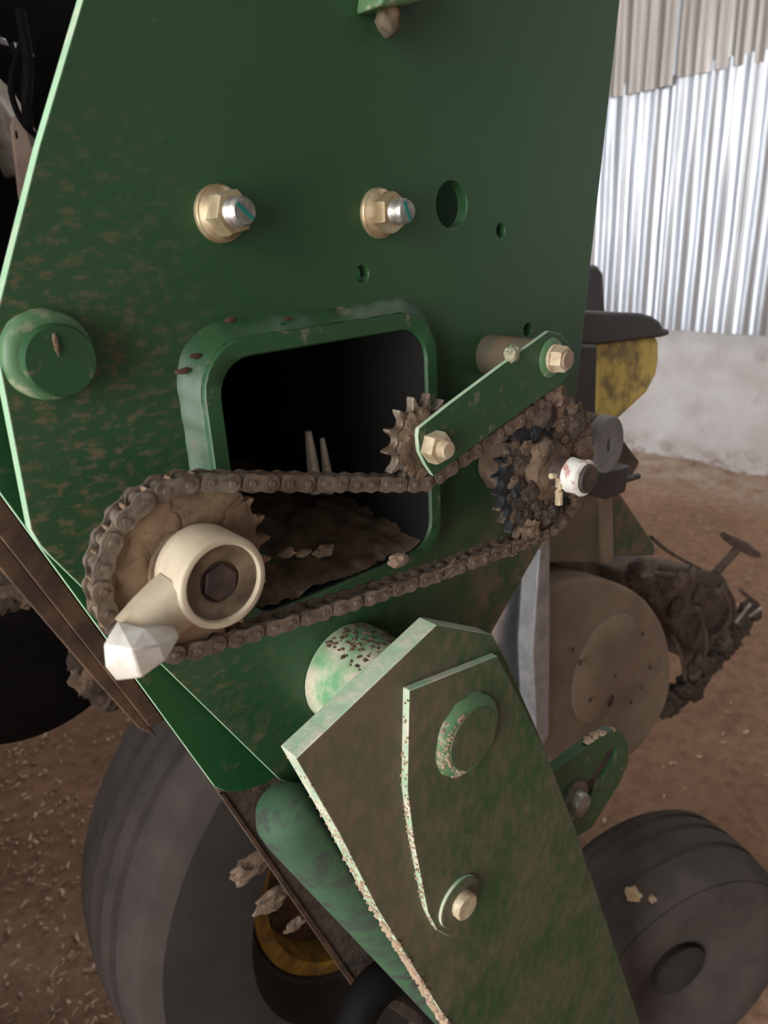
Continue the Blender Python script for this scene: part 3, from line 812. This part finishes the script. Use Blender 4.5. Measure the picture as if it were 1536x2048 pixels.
# ------------------------------------------------------------------ lower arm with pivot
YB = -0.070; TB = 0.018
la = thing('gauge_wheel_bracket', 'broad dust caked green arm at bottom centre with inset plate and round pivot boss', 'arm', (P(900, 1700, YB).x, YB, P(1000, 2250, YB).z))
arm = [(874, 1250), (985, 1270), (1012, 1318), (1082, 1478), (1152, 1660), (1225, 1880), (1285, 2060), (1305, 2120), (940, 2120), (905, 2060), (830, 1940), (757, 1822), (680, 1670), (592, 1518)]
new_obj('arm_plate', bm_prism(pxs(arm, YB), YB, YB + TB), 'green_arm', la, bevel=0.0009, edge='pale_edge')
inset = [(819, 1382), (996, 1312), (1083, 1484), (1150, 1655), (1176, 1740), (1160, 1800), (1080, 1860), (960, 1876), (930, 1876), (896, 1872), (874, 1860), (856, 1825), (828, 1684), (815, 1580)]
ins = new_obj('inset_plate', bm_prism(pxs(inset, YB - 0.0072), YB - 0.0072, YB), 'green_arm', la, bevel=0.0008, edge='pale_edge')
pc = P(946, 1476, YB - 0.0135)
boss = new_obj('pivot_boss', bm_lathe(pc.x, pc.z, [(0.0262, YB), (0.0262, YB - 0.0140), (0.0255, YB - 0.0150), (0.001, YB - 0.0150)], 48), 'green_arm', la, smooth=30)
new_obj('weld_ring', bm_lathe(pc.x, pc.z, [(0.0350, YB - 0.0072), (0.0340, YB - 0.0095), (0.0305, YB - 0.0125), (0.0260, YB - 0.0140)], 60, wob=0.07), 'green_film', boss, smooth=70)
bc = P(925, 1808, YB - 0.012)
wsh = new_obj('washer', bm_lathe(bc.x, bc.z, [(0.0235, YB - 0.0072), (0.0235, YB - 0.0098), (0.0226, YB - 0.0106), (0.004, YB - 0.0106)], 36), 'green_arm', la, edge='pale_edge')
new_obj('bolt_end', bm_lathe(bc.x + 0.0005, bc.z, [(0.0120, YB - 0.0106), (0.0120, YB - 0.0165), (0.0108, YB - 0.0178), (0.001, YB - 0.0178)], 24, wob=0.06), 'zinc_dull', wsh)
# mud crusted on the left edges of the arm
rg = random.Random(9)
crust = bmesh.new()
def along(pl, u):
    """point of a pixel polyline at share u of its length, on the given depth plane"""
    seg = [math.hypot(b[0] - a[0], b[1] - a[1]) for a, b in zip(pl, pl[1:])]
    d = u * sum(seg); k = 0
    while k < len(seg) - 1 and d > seg[k]: d -= seg[k]; k += 1
    w = min(1, d / seg[k])
    return pl[k][0] + (pl[k + 1][0] - pl[k][0]) * w, pl[k][1] + (pl[k + 1][1] - pl[k][1]) * w
for i in range(420):
    u = rg.random() ** 0.5
    e = P(*along([(592, 1518), (680, 1670), (757, 1822), (830, 1940), (905, 2060)], u), YB)
    s = rg.uniform(0.0006, 0.0017) * (0.4 + 1.3 * u * u)
    bm_blob((e.x - s * 0.2, YB + rg.uniform(-0.0005, TB), e.z), s * 1.3, s * 1.6, s * 1.3, 0.6, 2, 1, i, crust)
for i in range(110):
    u = rg.random() ** 0.7
    e = P(*along([(819, 1382), (815, 1580), (828, 1684), (856, 1825), (874, 1860)], u), YB - 0.0072)
    s = rg.uniform(0.0005, 0.0011)
    bm_blob((e.x - s * 0.2, YB - rg.uniform(0.0, 0.0075), e.z), s * 1.2, s * 1.4, s * 1.2, 0.6, 2, 1, i + 200, crust)
for i in range(170):
    a = rg.uniform(R(110), R(255)); rr = rg.uniform(0.0270, 0.0345); s = rg.uniform(0.0006, 0.0013)
    bm_blob((pc.x + rr * math.cos(a), YB - 0.0080 - 0.006 * (0.0350 - rr) / 0.008, pc.z + rr * math.sin(a)), s * 1.4, s, s, 0.6, 2, 1, i + 300, crust)
cr = new_obj('mud_crust', crust, 'mud_pale', la); cr['kind'] = 'stuff'

# pivot pipe between plate and arm
pp = P(782, 1398, -0.052)
pv = thing('pivot_pipe', 'short light green pivot pipe with dusty top, between side plate and broad arm', 'pipe', (pp.x, -0.03, pp.z - 0.0405))
pvb = new_obj('pipe_body', bm_lathe(pp.x, pp.z, [(0.0405, -0.0005), (0.0405, -0.0505), (0.034, -0.0515), (0.01, -0.0515)], 48), 'green_pale', pv)
crust2 = bmesh.new()
for i in range(120):
    a = rg.uniform(R(45), R(125)); s = rg.uniform(0.0006, 0.0018)
    bm_blob((pp.x + 0.0405 * math.cos(a), -0.003 - rg.random() ** 0.8 * 0.045, pp.z + 0.0405 * math.sin(a)), s * 1.5, s * 1.5, s * 0.7, 0.6, 2, 1, i + 500, crust2)
cr2 = new_obj('mud_crumbs', crust2, 'mud', pv); cr2['kind'] = 'stuff'

# scuffed green pipe under the arm
a_ = P(575, 1630, -0.0260); b_ = P(1010, 2130, -0.0260)
dd = (b_ - a_).normalized()
gp = thing('scuffed_pipe', 'scuffed green round pipe lying along underneath the broad arm', 'pipe', (a_ + b_) / 2)
new_obj('pipe_body', bm_tube([a_ - dd * 0.018, a_ - dd * 0.015, a_ - dd * 0.004, a_ + dd * 0.012, b_], 0.028, 40, radii=[0.006, 0.018, 0.0235, 0.0248, 0.0248]), 'green_tube', gp, smooth=50)

# slotted lug with bolt to the right of the arm
YL = -0.050
sl = thing('slotted_lug', 'green slotted lug with grey washer and bolt at right of the broad arm', 'lug', (P(1180, 1560, YL).x, YL, P(1160, 1672, YL).z))
lout = pxs([(1085, 1560), (1200, 1474), (1225, 1460), (1246, 1465), (1258, 1488), (1256, 1530), (1240, 1565), (1185, 1655), (1152, 1676), (1120, 1690), (1085, 1640)], YL)
sa = P(1222, 1512, YL); sb2 = P(1160, 1606, YL)
sd = Vector((sb2.x - sa.x, sb2.z - sa.z)); an = math.atan2(sd.y, sd.x); sr = 0.0118
slotl = [(sa.x + sr * math.cos(an + R(90 + 180 * i / 8)), sa.z + sr * math.sin(an + R(90 + 180 * i / 8))) for i in range(9)] + \
        [(sb2.x + sr * math.cos(an + R(-90 + 180 * i / 8)), sb2.z + sr * math.sin(an + R(-90 + 180 * i / 8))) for i in range(9)]
plug = [(sa.x + (x - sa.x), z) for x, z in slotl]
new_obj('slot_mud', bm_prism(plug, YL + 0.0045, YL + 0.0105), 'mud_dark', sl)
new_obj('lug_plate', bm_prism(lout, YL, YL + 0.012, [slotl]), 'green', sl, bevel=0.0008)
wb = P(1146, 1600, YL)
w_ = new_obj('washer', bm_lathe(wb.x, wb.z, [(0.0225, YL), (0.0225, YL - 0.003), (0.005, YL - 0.003)], 36), 'grey_bolt', sl)
new_obj('bolt_head', bm_lathe(wb.x + 0.0005, wb.z - 0.0008, [(0.0142, YL - 0.003), (0.0138, YL - 0.0105), (0.0118, YL - 0.0130), (0.001, YL - 0.0133)], 30), 'grey_bolt', w_, smooth=40)
for i, (px, py) in enumerate(((1170, 1472), (1195, 1458), (1215, 1452), (1182, 1464))):
    new_obj('mud_lump', bm_blob(P(px + 6, py + 8, YL + 0.004), 0.006, 0.005, 0.0022, 0.6, 1.8, 2, i), 'mud_pale', sl)

# ------------------------------------------------------------------ wheels
def tyre(cx, cy, Rr, w, name, label, front_mat='rubber_dark', grooves=(-0.34, -0.02, 0.30), rim=0.42, rim_mat='rim', flush=False):
    t = thing(name, label, 'wheel', (cx, cy, 0.0))
    cz = Rr
    hw = w / 2
    prof = [(Rr * rim, cy - hw * 0.10), (Rr * (rim + 0.02), cy - hw * 0.50), (Rr * 0.64, cy - hw * 1.0), (Rr * 0.80, cy - hw * 1.0), (Rr * 0.92, cy - hw * 0.90)]
    pts = [(-0.78, 0.965)]
    prev = None
    for g in grooves:
        pts += [(g - 0.07, None), (g - 0.045, -0.020), (g + 0.045, -0.020), (g + 0.07, None)]
    pts.append((0.78, 0.965))
    tread = []
    for u, f in pts:
        crown = 1.0 - 0.045 * u * u * 1.2
        tread.append((Rr * (crown + (f if (f is not None and f < 0) else 0)), cy + u * hw))
    prof += tread
    prof += [(Rr * 0.92, cy + hw * 0.90), (Rr * 0.80, cy + hw), (Rr * 0.62, cy + hw), (Rr * (rim + 0.03), cy + hw * 0.8), (Rr * rim, cy + hw * 0.62)]
    bm = bm_lathe(cx, cz, prof, 96, closed=True)
    o = new_obj('tyre_body', bm, 'rubber', t, smooth=40)
    new_obj('sidewall', bm_lathe(cx, cz, [(Rr * (rim + 0.022), cy - hw * 0.50), (Rr * 0.635, cy - hw * 1.014), (Rr * 0.81, cy - hw * 1.014), (Rr * 0.915, cy - hw * 0.925), (Rr * 0.90, cy - hw * 0.90), (Rr * 0.80, cy - hw * 0.97), (Rr * 0.645, cy - hw * 0.97), (Rr * (rim + 0.03), cy - hw * 0.46)], 72, closed=True), front_mat, t)
    rm = new_obj('rim', bm_lathe(cx, cz, [(Rr * (rim + 0.012), cy - hw * 0.06), (Rr * (rim + 0.016), cy - hw * 0.55), (Rr * (rim - 0.035), cy - hw * 0.55), (Rr * (rim - 0.05), cy - hw * 0.18)], 60), rim_mat, t, smooth=40)
    if flush:
        new_obj('wheel_disc', bm_lathe(cx, cz, [(Rr * (rim + 0.02), cy - hw * 0.3), (Rr * (rim + 0.05), cy - hw * 0.66), (Rr * (rim - 0.05), cy - hw * 0.72), (Rr * 0.02, cy - hw * 0.74)], 48), 'rubber_dark', t, smooth=40)
    else: new_obj('wheel_disc', bm_lathe(cx, cz, [(Rr * (rim - 0.045), cy - hw * 0.19), (Rr * (rim - 0.10), cy - hw * 0.02), (Rr * 0.20, cy - hw * 0.02), (Rr * 0.16, cy - hw * 0.35), (Rr * 0.01, cy - hw * 0.35)], 48), 'rusty', t, smooth=40)
    return t
t1 = tyre(0.565, 0.40, 0.43, 0.25, 'wheel_with_tyre', 'dusty grooved tyre with yellow rim at bottom left, behind the muddy flat bar', rim=0.53)
# the right wheel is turned on its caster and leans a little
PSI, TAU, R2 = 0.36, 0.0, 0.215
T2C = Vector((0.885, 0.006, R2))
t2 = tyre(0.0, 0.0, R2, 0.175, 'wheel_with_tyre', 'dusty grooved tyre at bottom right beside the slotted lug', 'rubber', grooves=(-0.24, 0.24, 0.58), rim=0.17, rim_mat='rubber_dark', flush=True)
t2.rotation_euler = (TAU, 0, -PSI)
RM2 = t2.rotation_euler.to_matrix()
t2.location = T2C - RM2 @ Vector((0, 0, R2))
AX2 = RM2 @ Vector((0, 1, 0))
for i, (px, py, s) in enumerate(((1268, 1788, 0.012), (1305, 1797, 0.006))):
    d = (P(px, py, 0.03) - CAM).normalized(); k = 0.5
    while k < 2.0:                                       # rest it on the tread
        q = CAM + d * k - T2C
        if (q - AX2 * q.dot(AX2)).length < R2 * 0.985 or (CAM + d * k).z < 0.01: break
        k += 0.002
    o = new_obj('clay_crumb', bm_blob(CAM + d * k, s, s, s * 0.6, 0.5, 1.8, 3, i + 4), ('straw', 'mud_pale')[i])
    tag(o, ('larger tan crumb lying on the right tyre tread', 'small pale crumb lying on the right tyre tread')[i], 'crumb', 'crumbs on the right tyre')

# ------------------------------------------------------------------ row unit at the right
YR = 0.16
hp = thing('seed_hopper', 'worn yellow hopper with black lid, right of the side plate', 'hopper', (P(1240, 760, YR).x, YR + 0.1, P(1240, 845, YR).z))
body = pxs([(1188, 660), (1322, 672), (1322, 720), (1316, 752), (1296, 790), (1240, 842), (1200, 850), (1188, 840)], YR)
new_obj('hopper_body', bm_prism(body, YR, YR + 0.22), 'yellow', hp, bevel=0.012, segs=3, smooth=60)
lid = pxs([(1120, 690), (1120, 628), (1150, 622), (1280, 626), (1304, 632), (1318, 642), (1325, 656), (1338, 659), (1338, 670), (1324, 674), (1200, 690)], YR - 0.01)
new_obj('hopper_lid', bm_prism(lid, YR - 0.012, YR + 0.235), 'black', hp, bevel=0.004, segs=2, smooth=50)
pb = thing('black_post', 'dark upright post between the side plate and the yellow hopper', 'post', (P(1170, 760, 0.14).x, 0.14, P(1170, 900, 0.14).z))
new_obj('post_body', bm_prism(pxs([(1110, 690), (1196, 690), (1192, 838), (1110, 838)], 0.115), 0.115, 0.14), 'black', pb, bevel=0.003)
new_obj('post_cap', bm_prism(pxs([(1110, 838), (1200, 838), (1262, 920), (1240, 960), (1150, 975), (1110, 940)], 0.115), 0.10, 0.13), 'dusty_dark', pb, bevel=0.004)

rb_ = pxs([(1140, 545), (1160, 532), (1196, 530), (1208, 545), (1214, 640)], 0.55)
rp = new_obj('rear_bin', bm_prism(rb_ + [(rb_[4][0], 0.0), (rb_[0][0], 0.0)], 0.55, 0.70), 'black', bevel=0.008)
tag(rp, 'dark grey bin behind the black hopper lid', 'bin')
gc = P(1221, 890, 0.02)
gcap = thing('grey_cap', 'grey round plastic cap with a small oval hole below the yellow hopper', 'cap', (gc.x, 0.03, gc.z - 0.03))
gr_ = 0.0315
gl = [(gc.x + (gr_ * 0.86) * math.cos(R(i * 10)) * (1.0 if math.sin(R(i * 10)) > 0 else 1.0), gc.z + gr_ * math.sin(R(i * 10))) for i in range(36)]
new_obj('cap_body', bm_prism(gl, 0.02, 0.036, [[(gc.x + 0.0050 * math.cos(R(i * 30)), gc.z + 0.0075 * math.sin(R(i * 30))) for i in range(12)]]), 'grey_cap', gcap, bevel=0.005, segs=3, smooth=60)
new_obj('cap_back', bm_lathe(gc.x + 0.008, gc.z - 0.004, [(0.033, 0.060), (0.031, 0.043), (0.02, 0.0375)], 32), 'dusty_dark', gcap)
new_obj('lever_pin', bm_tube([P(1230, 965, 0.05), P(1276, 952, 0.05)], 0.004, 10), 'black', gcap)
new_obj('clamp', bm_prism(pxs([(1150, 985), (1190, 945), (1262, 930), (1252, 985), (1215, 1000)], 0.035), 0.035, 0.065), 'black', gcap, bevel=0.003)

ru = thing('row_unit_shank', 'dusty green row unit housing with upright rib right of the chain', 'housing', (P(1200, 1080, 0.16).x, 0.16, P(1200, 1190, 0.16).z))
new_obj('housing_side', bm_prism(pxs([(1060, 1000), (1140, 985), (1200, 985), (1204, 1126), (1060, 1126)], 0.14), 0.14, 0.20), 'shank_dust', ru, bevel=0.003)
new_obj('upright_rib', bm_prism(pxs([(1202, 975), (1226, 985), (1228, 1110), (1222, 1128), (1204, 1128)], 0.134), 0.134, 0.2), 'dusty', ru, bevel=0.002)
new_obj('housing_flank', bm_prism(pxs([(1224, 985), (1240, 985), (1270, 1030), (1308, 1086), (1312, 1104), (1308, 1112), (1224, 1112)], 0.15), 0.15, 0.2), 'green_dusty', ru, bevel=0.003)

YD = 0.11
md = thing('seed_meter_drum', 'brown dust coated round drum with galvanised left side behind the broad arm', 'drum', (P(1210, 1330, YD).x, YD + 0.06, P(1210, 1520, YD).z))
drum = pxs([(1080, 1190), (1120, 1165), (1180, 1155), (1240, 1168), (1292, 1200), (1328, 1255), (1342, 1320), (1338, 1390), (1312, 1450), (1270, 1505), (1200, 1540), (1120, 1540), (1075, 1500)], YD)
drum = [(v.x, v.z) for v in smooth_path([Vector((x, 0, z)) for x, z in drum], 4)]
new_obj('drum_body', bm_prism(drum, YD, YD + 0.13), 'dusty', md, bevel=0.014, segs=4, smooth=60)
dcx = P(1212, 1335, YD)
new_obj('drum_face', bm_lathe(dcx.x, dcx.z, [(0.088, YD + 0.004), (0.087, YD - 0.003), (0.082, YD - 0.006), (0.03, YD - 0.008), (0.001, YD - 0.008)], 48), 'dusty', md, smooth=50)
new_obj('grommet', bm_lathe(P(1211, 1398, YD).x, P(1211, 1398, YD).z, [(0.011, YD - 0.006), (0.0105, YD - 0.0095), (0.008, YD - 0.0095), (0.0075, YD - 0.007)], 24), 'dusty_dark', md)
for i, (px, py) in enumerate(((1180, 1400), (1230, 1352), (1145, 1300), (1160, 1325), (1285, 1268), (1282, 1376), (1300, 1335), (1262, 1405))):
    new_obj('dirt_speck', bm_blob(P(px, py, YD - 0.0075), 0.0035, 0.0016, 0.0042, 0.5, 2, 2, i), 'mud_dark', md)
new_obj('ring_flange', bm_prism(pxs([(1082, 1075), (1100, 1072), (1100, 1300), (1098, 1470), (1084, 1500), (1072, 1470), (1066, 1300)], YD - 0.004), YD - 0.004, YD + 0.022), 'flange', md, bevel=0.002)
# convex galvanised shell, axis upright
xl = P(1083, 1300, YD).x; zt = P(1083, 1100, YD).z; zb = P(1083, 1500, YD).z
shl = []
for i in range(15):
    t = i / 14; z = zt + (zb - zt) * t; rr = 0.034 * max(0.0, math.sin(math.pi * (0.04 + 0.92 * t))) ** 0.5
    shl.append([(xl - 0.002 - rr * math.sin(R(180 * k / 24)) ** 0.8, YD + 0.020 + 0.10 * k / 24, z) for k in range(25)])
new_obj('galvanised_shell', bm_loft(shl, closed=False), 'galv', md, smooth=80)

# muddy closing assembly further right
YK = 0.20
ka = thing('closing_assembly', 'mud caked closing wheel assembly with grip, right of the brown drum', 'assembly', (P(1400, 1300, YK).x, YK, P(1400, 1430, YK).z))
body_k = [(1240, 1140), (1290, 1118), (1335, 1130), (1400, 1140), (1450, 1150), (1475, 1200), (1480, 1260), (1440, 1300), (1400, 1330), (1350, 1260), (1300, 1200), (1240, 1180)]
kb = new_obj('carrier', bm_prism(pxs(body_k, YK), YK, YK + 0.08), 'dusty_dark', ka, bevel=0.010, segs=3, smooth=60)
for i, (px, py, s) in enumerate(((1285, 1150, 0.030), (1320, 1165, 0.026), (1360, 1160, 0.022), (1400, 1190, 0.026), (1440, 1185, 0.02), (1350, 1215, 0.022), (1300, 1185, 0.02), (1455, 1230, 0.018), (1380, 1150, 0.018), (1270, 1140, 0.02))):
    new_obj('mud_lump', bm_blob(P(px, py, YK - 0.004), s * 1.1, s * 0.6, s * 0.9, 0.5, 1.6, 3, i + 10), ('dusty_dark', 'mud_dark')[i % 2], kb)
for i, pl in enumerate((((1395, 1215), (1410, 1260), (1412, 1300), (1395, 1330)), ((1450, 1185), (1462, 1220), (1450, 1255), (1425, 1275)), ((1345, 1275), (1365, 1320), (1370, 1360)), ((1480, 1180), (1510, 1205)), ((1300, 1145), (1350, 1150)))):
    new_obj('frame_rib', bm_tube(smooth_path([P(a, b, YK - 0.02) for a, b in pl], 4), 0.0045, 8), 'dusty_dark', ka)
new_obj('dark_roller', bm_lathe(P(1385, 1255, YK).x, P(1385, 1255, YK).z, [(0.03, YK + 0.02), (0.03, YK - 0.006), (0.02, YK - 0.008)], 28), 'mud_dark', ka)
# ragged wheel
sw = bmesh.new()
for i in range(9):
    u = i / 8
    bm_blob(P(1335 + 165 * u, 1408 - 185 * u ** 1.15, YK), 0.026, 0.024, 0.028, 0.45, 2.2, 3, 91 + i, sw)
for i, (a, b) in enumerate(((1400, 1340), (1430, 1310), (1385, 1375), (1455, 1285))):
    bm_blob(P(a, b, YK), 0.030, 0.022, 0.030, 0.45, 2.2, 3, 111 + i, sw)
wl_ = new_obj('spiked_wheel', sw, 'mud_dark', ka)
rk = random.Random(5)
for i in range(22):
    u = i / 21
    px = 1332 + 170 * u + rk.uniform(-8, 8); py = 1420 - 192 * u ** 1.15 + rk.uniform(-10, 6)
    s = rk.uniform(0.008, 0.014)
    new_obj('mud_knob', bm_blob(P(px, py, YK - 0.005 + rk.uniform(-0.015, 0.015)), s, s * 0.8, s, 0.6, 1.9, 2, i + 120), ('mud_dark', 'dusty_dark')[i % 3 == 0], wl_)
for i in range(14):
    px = rk.uniform(1370, 1455); py = rk.uniform(1300, 1400 - 1.1 * (px - 1350) + 20) if px < 1440 else rk.uniform(1265, 1300)
    s = rk.uniform(0.010, 0.018)
    new_obj('mud_knob', bm_blob(P(px, py, YK - 0.02), s, s * 0.6, s, 0.6, 1.9, 2, i + 160), ('mud_dark', 'dusty_dark')[i % 2], wl_)
for a, b in (((1472, 1245), (1500, 1208)), ((1500, 1232), (1522, 1216))):
    new_obj('pale_clip', bm_tube([P(*a, YK - 0.03), P(*b, YK - 0.03)], 0.0035, 8), 'beam', ka)
new_obj('cable', bm_tube(smooth_path([P(1302, 1074, YK), P(1340, 1105, YK), P(1400, 1138, YK)], 5), 0.0035, 8), 'dusty_dark', ka)
# T grip
tg = new_obj('grip_stem', bm_tube([P(1432, 1145, YK - 0.01), P(1480, 1092, YK - 0.02)], 0.0085, 12), 'dusty_dark', ka)
new_obj('grip_bar', bm_tube([P(1446, 1070, YK - 0.02), P(1462, 1080, YK - 0.02), P(1485, 1092, YK - 0.02), P(1500, 1102, YK - 0.02), P(1516, 1110, YK - 0.02)], 0.01, 14, radii=[0.0065, 0.009, 0.0115, 0.010, 0.0065]), 'dusty_dark', tg, smooth=60)

# ------------------------------------------------------------------ neighbouring machine at the left
YM = 0.75
nm = thing('neighbour_planter', 'black bulk of the neighbouring machine behind the top left of the side plate', 'machine', (P(20, 300, YM).x - 0.1, YM + 0.3, 0.0))
bx0, bx1 = P(-350, 300, YM).x, P(330, 300, YM).x
new_obj('black_hopper', bm_prism([(bx0, 1.28), (bx0, 2.05), (bx1, 2.05), (bx1, 1.28), (bx1 - 0.15, 1.20), (bx0 + 0.1, 1.20)], YM, YM + 0.6), 'black_deep', nm, bevel=0.02, segs=3)
new_obj('black_frame', bm_prism(pxs([(-300, 330), (60, 330), (60, 1100), (-300, 1000)], YM + 0.05), YM + 0.03, YM + 0.10), 'black_deep', nm, bevel=0.005)
new_obj('left_shade_block', bm_box((-0.72, 0.85, 1.0), (0.75, 1.2, 1.9)), 'black_deep', nm, bevel=0.03)  # unseen block added to shade the left floor and tyre
new_obj('rear_shade_block', bm_box((0.20, 2.45, 1.1), (1.9, 0.6, 2.1)), 'black_deep', nm, bevel=0.03)  # added dark backdrop, keeps back doorway light off the left floor and tyres
YM2 = 0.62
bmn = thing('grey_frame_beam', 'pale dusty diagonal beam with taupe bracket at the upper left edge', 'beam', (P(40, 250, YM2).x, YM2, P(50, 420, YM2).z))
new_obj('beam_bar', bm_prism(pxs([(-60, 60), (-10, 145), (30, 185), (80, 272), (110, 330), (72, 340), (30, 240), (-10, 185), (-60, 130)], YM2), YM2, YM + 0.01), 'beam', bmn, bevel=0.003)
new_obj('bracket_sheet', bm_prism(pxs([(30, 228), (22, 250), (28, 300), (40, 400), (75, 420), (90, 330), (62, 290), (46, 232)], YM2 - 0.02), YM2 - 0.02, YM2 - 0.012), 'beam_brown', bmn, bevel=0.002)
new_obj('slot_mark', bm_prism(pxs([(30, 262), (33, 261), (36, 277), (32, 277)], YM2 - 0.0205), YM2 - 0.0205, YM2 - 0.0195), 'black_deep', bmn)
cb = new_obj('hanging_cable', bm_tube(smooth_path([P(52, 60, 0.56), P(24, 150, 0.56), P(26, 200, 0.56), P(50, 250, 0.56), P(90, 285, 0.56)], 6), 0.0035, 8), 'black_deep')
tag(cb, 'thin black cable looping over the pale beam at the upper left', 'cable')
cb = new_obj('hanging_cable', bm_tube(smooth_path([P(40, 20, 0.55), P(56, 120, 0.55), P(53, 200, 0.55), P(56, 256, 0.55)], 6), 0.006, 8), 'black_deep')
tag(cb, 'thick black cable hanging straight down over the pale beam', 'cable')
for i, (q, tx) in enumerate(((((-12, 66), (12, 78), (19, 93), (-12, 84)), 'leftmost'), (((27, 82), (43, 88), (46, 105), (33, 100)), 'middle'), (((56, 95), (66, 100), (69, 115), (58, 109)), 'rightmost'))):
    o = new_obj('daylight_gap_patch', bm_prism(pxs(q, 0.70), 0.70, 0.735), 'galv', bevel=0.001)  # pale patches stand for daylight showing through gaps
    tag(o, tx + ' of three pale patches coloured as daylight gaps in the black at the upper left', 'daylight_gap', 'daylight gap patches at the neighbouring machine')
od = P(50, 1262, 0.50)
di = thing('opener_disc', 'dark round opener disc at the left edge behind the angle iron', 'disc', (od.x, 0.5, od.z - 0.15))
new_obj('disc_body', bm_lathe(od.x, od.z, [(0.155, 0.52), (0.157, 0.515), (0.155, 0.51), (0.13, 0.497), (0.05, 0.49), (0.01, 0.49)], 64), 'black_deep', di)
for i, (px, py, s) in enumerate(((20, 1140, 0.02), (38, 1180, 0.022), (10, 1200, 0.016), (165, 1310, 0.02), (180, 1345, 0.022), (200, 1375, 0.022), (215, 1400, 0.016), (172, 1372, 0.012))):
    new_obj('mud_clot', bm_blob(P(px, py, 0.45), s, s * 0.5, s * 1.1, 0.55, 1.7, 3, i + 40), ('mud_dark', 'mud')[i % 3 == 1], di)
new_obj('disc_shank', bm_prism([(od.x - 0.03, od.z - 0.03), (od.x + 0.03, od.z - 0.03), (od.x + 0.02, od.z + 0.14), (od.x - 0.10, od.z + 0.62), (od.x - 0.18, od.z + 0.62), (od.x - 0.05, od.z + 0.14)], 0.525, 0.70), 'black_deep', di, bevel=0.004)
hs = new_obj('black_hose', bm_tube(smooth_path([P(690, 2120, 0.025), P(725, 2010, 0.025), P(790, 1955, 0.025), P(870, 2010, 0.025), P(900, 2120, 0.025)], 6), 0.020, 14), 'black_deep', smooth=60)
tag(hs, 'thick black hose curving at the bottom below the muddy flat bar', 'hose')
